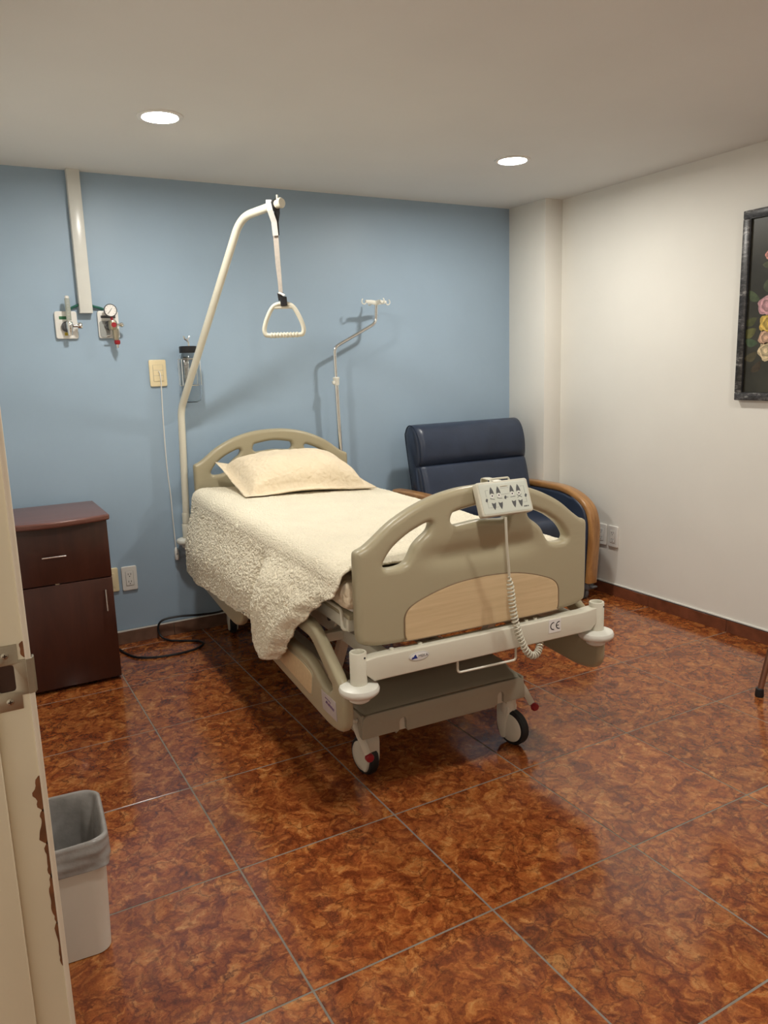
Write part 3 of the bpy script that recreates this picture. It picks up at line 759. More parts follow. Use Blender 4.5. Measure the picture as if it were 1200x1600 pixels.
# quilted cover hugging the foot end of the mattress
bm = box(BM(), (-0.443, 0.066, 0.668), (0.405, 0.40, 0.752), 0.03, 4)
for k in range(1, 24): bmesh.ops.bisect_plane(bm, geom=bm.verts[:] + bm.edges[:] + bm.faces[:], plane_co=(0, 0.062 + 0.0141 * k, 0), plane_no=(0, 1, 0))
for k in range(1, 8): bmesh.ops.bisect_plane(bm, geom=bm.verts[:] + bm.edges[:] + bm.faces[:], plane_co=(0, 0, 0.668 + 0.012 * k), plane_no=(0, 0, 1))
for v in bm.verts:
    n_ = noise.noise(v.co * 28) * 0.008
    if abs(v.co.x) > 0.40: v.co.x += math.copysign(n_, v.co.x); v.co.z += noise.noise(v.co * 22 + Vector((5, 0, 0))) * 0.006
obj('foot_cover', bm, quilt_material('cream_quilted_cover', (0.74, 0.62, 0.45), 60, 0.7, 0.008), mt)

def quilt():
    bm = BM()
    NS = 420
    def top(u_): return 0.778 - 0.045 * u_
    def stitch(a_, b_):   # raised matelasse stitching, about a centimetre long and a few millimetres proud
        w1 = noise.noise((a_ * 25, b_ * 25, 4.0)) * 0.022
        n1_ = noise.noise(((a_ + 0.45 * b_ + w1) * 72, (b_ - 0.25 * a_ + w1) * 150, 0.5))
        n2_ = noise.noise(((a_ - 0.5 * b_ - w1) * 80, (b_ + 0.3 * a_) * 140, 8.5))
        return 0.0058 * max(0.0, max(n1_, n2_) + 0.05)
    hem = [(0.0, 0.400), (0.06, 0.385), (0.12, 0.380), (0.28, 0.398), (0.45, 0.415), (0.62, 0.432), (0.78, 0.455), (0.845, 0.470), (0.862, 0.452), (0.880, 0.418), (0.915, 0.390), (0.955, 0.382), (0.985, 0.390), (1.0, 0.405)]
    foot = [(0.0, 0.066), (0.10, 0.085), (0.22, 0.165), (0.36, 0.235), (0.60, 0.330), (0.82, 0.400), (0.94, 0.455), (1.0, 0.51)]
    rows = []
    sec = [('R', 1 - k / 14) for k in range(14)] + [('T', k / 110) for k in range(111)] + [('L', (k + 1) / 120) for k in range(120)]
    for (reg, b) in sec:
        row = []
        for k in range(NS + 1):
            a = k / NS
            if reg == 'T':
                u_ = 0.447 - 0.909 * b
                v0_ = 1.875 - 0.03 * (1 - b); v1_ = 0.066 + 0.09 * sstep(0.28, 0.447, u_)
                vv = v0_ + a * (v1_ - v0_)
                e = abs(u_) - (0.395 if u_ < 0 else 0.385)
                z_ = top(u_)
                if e > 0:
                    t = e / (0.067 if u_ < 0 else 0.062); z_ -= 0.046 * (1 - math.sqrt(max(0, 1 - t * t)))
                z_ += 0.0035 * noise.noise((u_ * 5, vv * 5, 0)) + 0.002 * noise.noise((u_ * 16, vv * 16, 2)) + 0.40 * stitch(vv, u_) * sstep(-0.455, -0.38, u_)
                p = Vector((u_, vv, z_))
            elif reg == 'L':
                vf = interp(b, foot); vh = 1.875 - 0.010 * b
                vv = vh + a * (vf - vh)
                zt_ = top(-0.462) - 0.046
                zh = interp(a, hem)
                z_ = zt_ + (zh - zt_) * b
                z_ += 0.010 * noise.noise((vv * 6, 3, 1)) * b * b
                # the corner piece stands proud of the rest, parted by an upright crease
                vc = vv - (0.700 + 0.05 * b)
                fold = sstep(0.02, -0.10, vc) * sstep(0.0, 0.35, b)
                crease = math.exp(-((vc - 0.025) / 0.022) ** 2) * sstep(0.05, 0.5, b)
                u_ = -0.462 - 0.052 * sstep(0, 0.7, b) - 0.036 * fold + 0.016 * crease
                u_ += 0.009 * noise.noise((vv * 4, z_ * 3, 7)) * b + 0.003 * noise.noise((vv * 14, z_ * 9, 3)) * sstep(0, 0.15, b)
                u_ += 0.035 * sstep(0.945, 1.0, a) * sstep(0.06, 0.35, b)
                u_ -= stitch(vv, z_) * sstep(0, 0.10, b)
                p = Vector((u_, vv, z_))
            else:
                vv = 1.845 + a * (0.156 + 0.16 * b - 1.845)
                z_ = top(0.447) - 0.046 - b * (0.28 + 0.02 * sin(vv * 5))
                u_ = 0.447 + 0.060 * sstep(0, 0.7, b) + 0.006 * noise.noise((vv * 5, z_ * 4, 1))
                p = Vector((u_, vv, z_))
            row.append(bm.verts.new(p))
        rows.append(row)
    for a, b in zip(rows, rows[1:]):
        for i_ in range(NS): bm.faces.new((a[i_], a[i_ + 1], b[i_ + 1], b[i_]))
    return bm
qt = bed_thing('quilt', 'cream quilted bedspread draped over the hospital bed, hanging off its side', 'bedspread')
q = obj('quilt_cloth', quilt(), M_QUILT, qt, angle=180)
sm = q.modifiers.new('thick', 'SOLIDIFY'); sm.thickness = 0.006; sm.offset = 1

def pillow():
    bm = BM(); NU, NV = 72, 52
    W_, D_, fl = 0.675, 0.475, 0.040
    def P(i, j, side):
        s, t = i / NU * 2 - 1, j / NV * 2 - 1
        x_, y_ = s * W_ / 2, t * D_ / 2
        # sides drawn in between the corners
        x_ *= 1 - 0.045 * (1 - t * t); y_ *= 1 - 0.06 * (1 - s * s)
        s2, t2 = min(1, abs(s) / (1 - 2 * fl / W_)), min(1, abs(t) / (1 - 2 * fl / D_))
        hgt = (max(0, 1 - s2 ** 2.8) * max(0, 1 - t2 ** 2.6)) ** 0.46
        wr = 0.010 * noise.noise((x_ * 8, y_ * 8, 1.3)) * hgt + 0.006 * noise.noise((x_ * 22, y_ * 18, 4.0)) * min(1, hgt * 2 + 0.35)
        wr += 0.005 * (1 - abs(noise.noise((x_ * 13 + 3, y_ * 26, 9.0)))) * (1 - hgt) * 0.6
        z_ = (0.128 * hgt + wr) if side > 0 else -0.040 * hgt
        z_ += 0.009 * sin(9 * x_ + 2) * (1 - hgt) + 0.045 * max(0, -s - 0.6) * max(0, t) * 2
        z_ -= 0.020 * max(0, s) * max(0, t) * (1 - hgt)
        return Vector((x_, y_, z_ + (0.003 if side > 0 else -0.002)))
    g = {}
    for side in (1, -1):
        for i in range(NU + 1):
            for j in range(NV + 1):
                if side < 0 and (i in (0, NU) or j in (0, NV)): g[i, j, side] = g[i, j, 1]
                else: g[i, j, side] = bm.verts.new(P(i, j, side))
        for i in range(NU):
            for j in range(NV):
                f = [g[i, j, side], g[i + 1, j, side], g[i + 1, j + 1, side], g[i, j + 1, side]]
                bm.faces.new(f if side > 0 else f[::-1])
    return bm
pw = bed_thing('pillow', 'plump cream pillow with a flanged border leaning on the headboard', 'pillow')
pb = pillow()
Mp = Matrix.Translation((0.012, 1.695, 0.838)) @ Matrix.Rotation(radians(2), 4, 'Z') @ Matrix.Rotation(radians(1), 4, 'Y') @ Matrix.Rotation(radians(11.5), 4, 'X')
xf(pb, Mp)
for v in pb.verts:
    zf = 0.792 - 0.045 * v.co.x
    if v.co.z < zf: v.co.z = zf + 0.06 * (v.co.z - zf)
    if v.co.y > 1.925: v.co.y = 1.925 + 0.15 * (v.co.y - 1.925)
po = obj('pillow_case', pb, M_PILLOW, pw, angle=180)

# ------------------------------------------------------------------ bed handset hanging on the footboard
hs = bed_thing('bed_handset', 'pale grey bed control panel with dark arrow buttons and coiled cord', 'remote control')
HW, HH, HT = 0.184, 0.104, 0.024
HM = Matrix.Translation((0.037, -0.0445, 0.975)) @ Matrix.Rotation(radians(-22), 4, 'X') @ VERT   # local x right, y up, z towards viewer
case = obj('case', xf(plate_mesh(rrect(0, 0, HW, HH, 0.008), [], HT, 0.004, 3), HM @ Matrix.Translation((0, 0, -HT / 2))), M_PANELB, hs)
face = obj('faceplate', xf(plate_mesh(rrect(0, 0, HW - 0.014, HH - 0.012, 0.006), [], 0.0012, 0.0003, 1), HM @ Matrix.Translation((0, 0, 0.0003))), M_PANEL, hs)
ZF = 0.0010
def leaf(cx, cy, up):
    pts = []
    n = 9; hgt, w = 0.0225, 0.0073
    L_ = [(-w * (1 - (k / n) ** 1.9), hgt * k / n) for k in range(n + 1)]
    R_ = [(-a, b) for a, b in L_[::-1][1:]]
    base = [(w * 0.5, 0.0022), (0, 0.0032), (-w * 0.5, 0.0022)]
    pts = L_ + R_ + base
    s = 1 if up else -1
    return obj('arrow_button', xf(prism(BM(), [(cx + a, cy + s * b) for a, b in pts], ZF, ZF + 0.0006), HM), M_DARKPRINT, face, smooth=False)
for cx in (-0.045, -0.021, 0.027, 0.051):
    leaf(cx, 0.0125, True); leaf(cx, -0.0125, False)
    obj('indicator_dot', xf(lathe(BM(), [(0, ZF), (0.0024, ZF), (0.0024, ZF + 0.0006), (0, ZF + 0.0006)], (cx, 0.0078, 0), n=10), HM), M_INK, face, smooth=False)
    obj('indicator_ring', xf(lathe(BM(), [(0.0046, ZF - 0.0002), (0.0053, ZF - 0.0002), (0.0053, ZF + 0.0002), (0.0046, ZF + 0.0002)], (cx, 0.0075, 0), n=16), HM), M_STICK, face, smooth=False)
def hline(name, pts, r=0.0006, m=M_GREYLINE):
    return obj(name, xf(tube(BM(), [(a, b, ZF) for a, b in pts], r, n=4), HM), m, face, smooth=False)
for cx, p_ in ((-0.045, [(-0.009, 0.001), (-0.003, -0.0015), (0.006, -0.003)]), (-0.021, [(-0.008, 0.001), (0.0, -0.002), (0.009, -0.002)]), (0.027, [(-0.009, -0.002), (0.009, -0.001)]), (0.051, [(-0.008, -0.006), (0.008, 0.004)])):
    hline('bed_symbol', [(cx + a, b) for a, b in p_], 0.0009, M_DARKPRINT)
hline('bed_symbol', [(0.043, 0.003), (0.059, -0.006)], 0.0009, M_DARKPRINT)
hline('bed_symbol', [(-0.003, -0.001), (0.010, -0.001)], 0.0010, M_DARKPRINT)
for (a, b) in ((-0.067, -0.004), (0.074, -0.002), (0.0, -0.001)):
    obj('arrow_mark', xf(prism(BM(), [(a - 0.0045, b - 0.003), (a + 0.0005, b - 0.006), (a + 0.0045, b + 0.002), (a + 0.001, b + 0.006), (a - 0.003, b + 0.003)], ZF, ZF + 0.0006), HM), M_DARKPRINT, face, smooth=False)
hline('guide_line', [(-0.030, -0.027), (-0.066, -0.027), (-0.066, -0.010)]); hline('guide_line', [(-0.066, 0.006), (-0.066, 0.026), (-0.055, 0.026)])
hline('guide_line', [(-0.012, 0.028), (0.018, 0.028)]); hline('guide_line', [(0.060, 0.028), (0.073, 0.028), (0.073, 0.006)]); hline('guide_line', [(0.073, -0.010), (0.073, -0.022), (0.062, -0.022)])
hline('guide_line', [(-0.012, 0.0095), (0.018, 0.0095)])
bm = BM()   # tiny maker print, too small to read: a row of short dark dashes
for k, (dx, w_) in enumerate(((0.0, 0.0022), (0.0032, 0.0026), (0.0066, 0.0024), (0.0098, 0.0022), (0.0146, 0.0026))):
    box(bm, (0.059 + dx, -0.0362, ZF), (0.059 + dx + w_, -0.0328, ZF + 0.0005))
obj('model_print', xf(bm, HM), M_DARKPRINT, face, smooth=False)
hk = BM(); tube(hk, [HM @ Vector(p) for p in fillet([(-0.031, 0.046, -0.012), (-0.031, 0.061, -0.012), (0.036, 0.061, -0.012), (0.036, 0.046, -0.012)], 0.005, 4)], 0.003, n=8)
tube(hk, fillet([(0.04, -0.034, 1.006), (0.04, -0.005, 1.018), (0.04, 0.070, 1.020), (0.04, 0.070, 0.965)], 0.010, 4), 0.006, n=6, scale=(2.6, 0.35), up=(1, 0, 0))
obj('hanging_hook', hk, M_PANELB, hs)
obj('cord_socket', xf(lathe(BM(), [(0, -0.016), (0.012, -0.016), (0.014, 0.0), (0, 0.0)], (-0.008, 0, 0)), HM @ Matrix.Translation((0, -0.050, -0.014)) @ Matrix.Rotation(radians(-90), 4, 'X') @ Matrix.Rotation(radians(180), 4, 'X')), M_PANELB, hs)
# straight lead, then a coil which dips under the foot bar and returns behind it
lead = smooth_path([(0.026, -0.062, 0.918), (0.028, -0.062, 0.875), (0.034, -0.058, 0.82), (0.042, -0.054, 0.77), (0.047, -0.050, 0.735)], 6)
tubo('lead', lead, 0.0042, M_PANELB, hs, n=8)
ax = smooth_path([(0.047, -0.050, 0.735), (0.054, -0.050, 0.68), (0.064, -0.050, 0.61), (0.082, -0.050, 0.545), (0.106, -0.050, 0.49), (0.134, -0.047, 0.460), (0.168, -0.034, 0.456), (0.200, -0.004, 0.475), (0.214, 0.036, 0.505), (0.216, 0.050, 0.53)], 40)
# arc length resample
Ls = [0.0]
for a, b in zip(ax, ax[1:]): Ls.append(Ls[-1] + (b - a).length)
tot = Ls[-1]; turns = 38; nst = turns * 9
def at_len(s):
    for k in range(len(Ls) - 1):
        if Ls[k + 1] >= s:
            t = (s - Ls[k]) / max(1e-9, Ls[k + 1] - Ls[k]); return ax[k].lerp(ax[k + 1], t), (ax[k + 1] - ax[k]).normalized()
    return ax[-1], (ax[-1] - ax[-2]).normalized()
coil = []
ref = Vector((1, 0, 0))
for k in range(nst + 1):
    s = tot * k / nst; p, t = at_len(s)
    nn = (ref - t * ref.dot(t)).normalized(); ref = nn; bb_ = t.cross(nn); a = 2 * pi * turns * k / nst
    rr = 0.0098 * min(1, 4 * k / nst * 3 + 0.1)
    coil.append(p + nn * cos(a) * rr + bb_ * sin(a) * rr)
tubo('coiled_cord', coil, 0.0031, M_PANELB, hs, n=6)

# ------------------------------------------------------------------ trapeze (patient lifting pole)
tz = bed_thing('trapeze_pole', 'tall bent ivory lifting pole with hanging triangular grab handle at the bed head', 'lifting pole')
A0 = Vector((-0.466, 2.05, 0.528)); A1 = Vector((-0.447, 2.048, 1.183)); A2 = Vector((-0.240, 1.516, 2.020)); A3 = Vector((-0.143, 1.270, 2.039))
tubo('pole', fillet([A0, A1, A2, A3], [0, 0.045, 0.075, 0], 8), 0.0175, M_STEEL, tz, n=18)
dr = (A3 - A2).normalized()
lat = BM(); tube(lat, [A3 - dr * 0.002, A3 + dr * 0.004, A3 + dr * 0.010], [0.020, 0.0215, 0.018], n=18); obj('end_cap', lat, M_STEEL, tz)
tubo('locking_pin', [A3 - dr * 0.018 + Vector((0, 0, 0.015)), A3 - dr * 0.018 + Vector((0, 0, 0.036))], 0.004, M_STEEL, tz, n=8)
latho('pole_collar', [(0.0, 0.604), (0.0195, 0.604), (0.0195, 0.61), (0.0195, 0.652), (0.0185, 0.656), (0, 0.656)], M_STEEL, tz, (-0.4645, 2.0498, 0), n=20)
S0 = A3 - dr * 0.046   # hanger saddle
for off in (0.014, -0.012):
    tubo('saddle_clamp', [S0 + dr * (off - 0.009), S0 + dr * (off + 0.009)], 0.0215, M_BLACK, tz, n=16)
HR = Vector((cos(radians(-27)), sin(radians(-27)), 0)); HR = (BMAT.to_3x3().inverted() @ HR).normalized()  # handle's width direction
HN = HR.cross(Vector((0, 0, 1)))                                                                           # towards the doorway
def strap(name, pts, w, t, m):
    return obj(name, tube(BM(), pts, 1.0, n=4, scale=(w * 1.414, t * 1.414), up=HR), m, tz, smooth=False)
c0 = Vector((S0.x, S0.y, 0)); zt = S0.z
Z = lambda z_: Vector((0, 0, z_))
strap('white_strap', [c0 + HR * -0.016 + Z(zt + 0.020) + HN * 0.012, c0 + HR * -0.016 + Z(zt) + HN * 0.024, c0 + HR * -0.012 + Z(zt - 0.022) + HN * 0.024, c0 + HR * 0.001 + Z(zt - 0.066) + HN * 0.012, c0 + HR * 0.004 + Z(zt - 0.120) + HN * 0.006], 0.0115, 0.0018, M_STRAPW)
strap('black_strap', [c0 + HR * 0.016 + Z(zt - 0.012) + HN * 0.018, c0 + HR * 0.016 + Z(zt - 0.030) + HN * 0.012, c0 + HR * 0.008 + Z(zt - 0.066) + HN * 0.004, c0 + HR * 0.008 + Z(zt - 0.118) + HN * 0.001], 0.0115, 0.002, M_BLACK)
strap('grey_strap', [c0 + HR * 0.006 + Z(zt - 0.110), c0 + HR * 0.009 + Z(1.80), c0 + HR * 0.012 + Z(1.685)], 0.0085, 0.0015, M_STRAP)
strap('grey_strap', [c0 + HR * 0.000 + HN * -0.005 + Z(zt - 0.110), c0 + HR * 0.004 + HN * -0.006 + Z(1.80), c0 + HR * 0.013 + HN * -0.004 + Z(1.685)], 0.0075, 0.0015, M_STRAP)
strap('strap_tail', [c0 + HR * 0.004 + HN * 0.004 + Z(1.686), c0 + HR * 0.018 + HN * 0.014 + Z(1.680), c0 + HR * 0.028 + HN * 0.022 + Z(1.672)], 0.005, 0.0018, M_STRAPW)
hc = c0 + HR * 0.014
strap('buckle', [hc + HR * -0.004 + Z(1.686), hc + Z(1.655)], 0.0125, 0.007, M_BLACK)
obj('handle_clasp', tube(BM(), [hc + HR * 0.008 + HN * 0.004 + Z(1.668), hc + HR * 0.010 + HN * 0.004 + Z(1.632)], 1.0, n=8, scale=(0.0145, 0.0135), up=HR, squareness=0.5), M_BLACK, tz)
# triangular handle
hcz = Vector((hc.x, hc.y, 0)) + HR * 0.004
path = smooth_path([hcz + HR * a + Z(b) for a, b in [(0, 1.641), (0.040, 1.630), (0.068, 1.585), (0.083, 1.541), (0.080, 1.518), (0.066, 1.511), (0.0, 1.511), (-0.066, 1.511), (-0.080, 1.518), (-0.083, 1.541), (-0.068, 1.585), (-0.040, 1.630)]], 6, True)
tubo('grab_handle', path, 0.0095, M_STEEL, tz, n=12, closed=True, scale=(1, 1))
bm = BM(); tube(bm, [hcz + HR * a + Z(1.626) for a in (-0.038, 0.038)], 0.008, n=8, scale=(0.8, 1.0)); obj('handle_web', bm, M_STEEL, tz)
for k in range(9):
    a = -0.054 + k * 0.0135
    tubo('grip_ridge', [hcz + HR * (a - 0.0055) + Z(1.511), hcz + HR * (a - 0.002) + Z(1.511), hcz + HR * (a + 0.002) + Z(1.511), hcz + HR * (a + 0.0055) + Z(1.511)], [0.009, 0.0125, 0.0125, 0.009], M_STEEL, tz, n=10)

# ------------------------------------------------------------------ bent chrome IV pole in the other head socket
iv = bed_thing('iv_pole', 'bent chrome drip stand with hook crossbar behind the pillow', 'drip stand')
tubo('lower_tube', [(0.425, 2.05, 0.56), (0.409, 2.05, 1.285)], 0.0125, M_CHROME, iv, n=16)
latho('height_collar', [(0, 1.272), (0.015, 1.272), (0.0165, 1.28), (0.0165, 1.302), (0.0185, 1.305), (0.0185, 1.313), (0.013, 1.316), (0, 1.316)], M_BUMP, iv, (0.409, 2.05, 0), n=18)
bxo('collar_lever', (0.385, 2.038, 1.278), (0.398, 2.058, 1.296), M_BUMP, iv, 0.003)
tubo('upper_tube', fillet([(0.408, 2.05, 1.29), (0.406, 2.05, 1.475), (0.662, 2.05, 1.603), (0.668, 2.05, 1.705)], 0.030, 8), 0.0092, M_CHROME, iv, n=14)
hub = Vector((0.668, 2.05, 1.712))
latho('hook_hub', [(0, -0.012), (0.011, -0.012), (0.013, 0.0), (0.011, 0.012), (0, 0.012)], M_BUMP, iv, hub, 'Z', 16)
for ang in (12, 192, 102, 282):
    d_ = Vector((cos(radians(ang)), sin(radians(ang)), 0)); ln = 0.072
    if ang in (102, 282): ln = 0.045
    arm = obj('hook_arm', tube(BM(), [hub + d_ * 0.008, hub + d_ * ln * 0.5 + Vector((0, 0, 0.004)), hub + d_ * ln + Vector((0, 0, 0.006))], [0.013, 0.0115, 0.008], n=8, scale=(1.0, 0.6)), M_BUMP, iv)
    e = hub + d_ * ln + Vector((0, 0, 0.006))
    pth = [e + d_ * (0.014 * sin(t) ) + Vector((0, 0, 0.014 * cos(t) - 0.012)) for t in [radians(q_) for q_ in range(-10, 240, 20)]]
    tubo('hook', [e - d_ * 0.004 + Vector((0, 0, -0.002))] + [e + d_ * (0.012 - 0.015 * cos(radians(q_))) + Vector((0, 0, -0.015 * sin(radians(q_)))) for q_ in range(0, 250, 20)], 0.0032, M_BUMP, arm, n=6)

# ------------------------------------------------------------------ bedside cabinet
CX0, CX1, CY0, CY1, CT = -0.482, -0.008, 2.100, 2.515, 0.770
cab = thing('bedside_cabinet', 'dark mahogany bedside cabinet with drawer and door beside the doorway', 'cabinet', (0, 0, 0))
bxo('body', (CX0, CY0 + 0.018, 0.012), (CX1, CY1, 0.745), M_MAHOG, cab, 0.0015, 1)
pts = [(CX0 - 0.004, CY1 + 0.005), (CX1 + 0.010, CY1 + 0.005)]
pts += [(CX1 + 0.010, CY0 - 0.010), (CX1 + 0.006, CY0 - 0.018)]
nb_ = 18
for k in range(nb_ + 1):
    t = k / nb_; x_ = CX1 + 0.000 + (CX0 + 0.004 - CX1) * t
    pts.append((x_, CY0 - 0.020 - 0.052 * sin(pi * t) ** 0.9))
pts += [(CX0 - 0.004, CY0 - 0.012)]
bm = plate_mesh(pts, [], 0.026, 0.008, 4); xf(bm, Matrix.Translation((0, 0, CT - 0.013)))
obj('top', bm, M_MAHTOP, cab)
df = bxo('drawer', (CX0 + 0.002, CY0, 0.488), (CX1 - 0.002, CY0 + 0.020, 0.742), M_MAHOG, cab, 0.002)
do = bxo('door', (CX0 + 0.002, CY0, 0.018), (CX1 - 0.002, CY0 + 0.020, 0.483), M_MAHOG, cab, 0.002)
def bar_handle(par, p0, p1):
    p0, p1 = Vector(p0), Vector(p1); d_ = (p1 - p0).normalized()
    bm = BM(); tube(bm, [p0, p1], 0.0042, n=10)
    for q_ in (p0 + d_ * 0.006, p1 - d_ * 0.006): tube(bm, [q_, q_ + Vector((0, 0.024, 0))], 0.0035, n=8)
    obj('handle', bm, M_CHROME, par)
bar_handle(df, (-0.288, CY0 - 0.022, 0.612), (-0.192, CY0 - 0.022, 0.612))
bar_handle(do, (-0.045, CY0 - 0.022, 0.338), (-0.045, CY0 - 0.022, 0.436))
bxo('catch_plate', (-0.245, CY0 - 0.001, 0.484), (-0.228, CY0 + 0.01, 0.489), M_NICKEL, cab)
for fx in (CX0 + 0.03, CX1 - 0.03):
    for fy in (CY0 + 0.05, CY1 - 0.03):
        latho('foot', [(0, 0), (0.015, 0), (0.015, 0.013), (0, 0.013)], M_BLACK, cab, (fx, fy, 0), n=12)

# ------------------------------------------------------------------ recliner
rc = thing('recliner', 'navy vinyl recliner armchair with curved oak arms in the corner', 'armchair', (0, 0, 0))
def arm(xc, mirror, dz=0.0):
    pth = smooth_path([(xc, 2.44, 0.622), (xc, 2.36, 0.626), (xc, 2.18, 0.630), (xc, 2.01, 0.626), (xc, 1.89, 0.598), (xc, 1.80, 0.545), (xc, 1.763, 0.470), (xc, 1.757, 0.38), (xc, 1.765, 0.25), (xc, 1.775, 0.105)], 7)
    for p in pth: p.z += dz * sstep(0.3, 0.6, p.z)
    a = obj('armrest', tube(BM(), pth, 1.0, n=16, scale=(0.036, 0.019), up=(1, 0, 0), squareness=0.55), M_OAK, rc)
    # upholstered side panel inside the oak loop
    out = [(p.y, p.z - 0.018) if p.z > 0.6 else (p.y + 0.018, p.z) for p in pth] + [(2.44, 0.105)]
    bm = plate_mesh(out, [], 0.055, 0.012, 3)
    xf(bm, Matrix.Translation((xc + (-0.014 if not mirror else 0.014), 0, 0)) @ Matrix(((0, 0, 1, 0), (1, 0, 0, 0), (0, 1, 0, 0), (0, 0, 0, 1))))
    obj('side_panel', bm, M_NAVY, rc)
    for yy in (1.80, 2.38):
        cs = obj('caster', lathe(BM(), [(0, -0.010), (0.034, -0.010), (0.038, -0.004), (0.038, 0.004), (0.034, 0.010), (0, 0.010)], (xc - 0.012, yy + 0.02, 0.038), 'X', 22), M_GREYMET, rc)
        bxo('caster_fork', (xc - 0.030, yy - 0.028, 0.060), (xc + 0.024, yy + 0.048, 0.102), M_GREYMET, cs, 0.008)
        bxo('brake_tab', (xc - 0.012, yy - 0.052, 0.074), (xc + 0.028, yy - 0.018, 0.086), M_GREYMET, cs, 0.004)
        latho('axle', [(0, -0.022), (0.008, -0.022), (0.008, 0.022), (0, 0.022)], M_NICKEL, cs, (xc - 0.012, yy + 0.02, 0.038), 'X', 10)
arm(2.553, False); arm(1.668, True, 0.022)
def cushion(name, lo, hi, bev, M=None, par=rc, puff=0.0):
    bm = box(BM(), lo, hi, bev, 4)
    if M is not None: xf(bm, M)
    return obj(name, bm, M_NAVY, par, angle=80)
bxo('seat_base', (1.72, 1.86, 0.12), (2.50, 2.36, 0.36), M_NAVY, rc, 0.02, 3)
cushion('seat', (1.715, 1.81, 0.34), (2.505, 2.30, 0.49), 0.045)
cushion('footrest', (1.73, 1.785, 0.12), (2.49, 1.855, 0.35), 0.025)
# backrest leaning back, two stitched pads divided by a seam, rolled top
BMx = Matrix.Translation((2.108, 2.235, 0.42)) @ Matrix.Rotation(radians(-13), 4, 'X')
bkr = BM()
prof = [(0.0, 0.03), (-0.045, 0.06), (-0.058, 0.16), (-0.056, 0.30), (-0.044, 0.372), (-0.030, 0.383), (-0.046, 0.394), (-0.066, 0.43), (-0.074, 0.50), (-0.062, 0.572), (-0.030, 0.615), (0.02, 0.628), (0.068, 0.600), (0.085, 0.53), (0.085, 0.10), (0.05, 0.03)]
prof = [(p.x, p.y) for p in smooth_path([(a, b, 0) for a, b in prof], 4, True)]
NX = 26; rings = []
for k in range(NX + 1):
    s = k / NX * 2 - 1
    edge = max(0, (abs(s) - 0.90) / 0.10); shrink = 1 - 0.22 * edge ** 2
    ring = []
    for (a, b) in prof:
        cy_, cz_ = 0.01, 0.33
        ring.append(bkr.verts.new(((s * (0.392 + 0.006 * (1 - edge))), cy_ + (a - cy_) * (1 - 0.45 * edge ** 2), cz_ + (b - cz_) * (1 - 0.05 * edge ** 2))))
    rings.append(ring)
for a, b in zip(rings, rings[1:]):
    for j in range(len(a)): bkr.faces.new((a[j], a[(j + 1) % len(a)], b[(j + 1) % len(a)], b[j]))
bkr.faces.new(rings[0][::-1]); bkr.faces.new(rings[-1])
xf(bkr, BMx)
bo = obj('backrest', bkr, M_NAVY, rc, angle=70)
for s in (-1,):
    pth = [BMx @ Vector((s * 0.385, 0.005 + (a - 0.01) * 0.86, 0.33 + (b - 0.33) * 0.985)) for a, b in prof]
    tubo('piping', pth, 0.0035, mat('navy_piping', (0.02, 0.028, 0.05), 0.75, spec=0.2, noise_amt=0.1), bo, n=6, closed=True)

# ------------------------------------------------------------------ waste bin with liner
bn = thing('waste_bin', 'grey plastic waste bin with turned-over grey liner on the floor', 'bin', (-0.424, 0.478, 0.0), radians(-4))
def rr_ring(bm, w, d, z, r, wob=0.0, seed=0):
    pts = rrect(0, 0, w, d, r, 7); ring = []
    for k, p in enumerate(pts):
        f = 1 + wob * noise.noise((p[0] * 30, p[1] * 30, seed))
        ring.append(bm.verts.new((p[0] * f, p[1] * f, z + wob * 0.10 * noise.noise((p[0] * 22, p[1] * 22, seed + 5)))))
    return ring
def skin(bm, rings, cap0=False, cap1=False):
    for a, b in zip(rings, rings[1:]):
        for j in range(len(a)): bm.faces.new((a[j], a[(j + 1) % len(a)], b[(j + 1) % len(a)], b[j]))
    if cap0: bm.faces.new(rings[0])
    if cap1: bm.faces.new(rings[-1])
bm = BM()
skin(bm, [rr_ring(bm, 0.125, 0.205, 0.0, 0.03), rr_ring(bm, 0.133, 0.213, 0.003, 0.034), rr_ring(bm, 0.152, 0.245, 0.285, 0.04), rr_ring(bm, 0.160, 0.252, 0.296, 0.042), rr_ring(bm, 0.160, 0.252, 0.302, 0.042), rr_ring(bm, 0.148, 0.240, 0.302, 0.038), rr_ring(bm, 0.128, 0.206, 0.008, 0.03)], True, True)
obj('bin_body', bm, M_BINP, bn)
bm = BM()
sk = [(0.158, 0.252, 0.236, 0.040, 0.10), (0.171, 0.266, 0.238, 0.042, 0.10), (0.164, 0.258, 0.248, 0.042, 0.09), (0.174, 0.266, 0.260, 0.042, 0.09), (0.166, 0.258, 0.272, 0.042, 0.08), (0.173, 0.265, 0.284, 0.042, 0.07), (0.166, 0.259, 0.295, 0.042, 0.04), (0.170, 0.262, 0.304, 0.042, 0.03), (0.160, 0.252, 0.311, 0.042, 0.03), (0.147, 0.238, 0.308, 0.038, 0.04), (0.138, 0.229, 0.290, 0.036, 0.10), (0.126, 0.214, 0.24, 0.036, 0.22), (0.110, 0.198, 0.17, 0.036, 0.30), (0.095, 0.17, 0.09, 0.034, 0.30), (0.06, 0.12, 0.03, 0.02, 0.1)]
skin(bm, [rr_ring(bm, a, b, c, r_, w_, i_ * 0.45) for i_, (a, b, c, r_, w_) in enumerate(sk)], False, True)
ln = obj('liner', bm, M_BAG, bn, angle=60)
sd = ln.modifiers.new('sub', 'SUBSURF'); sd.levels = 1; sd.render_levels = 2

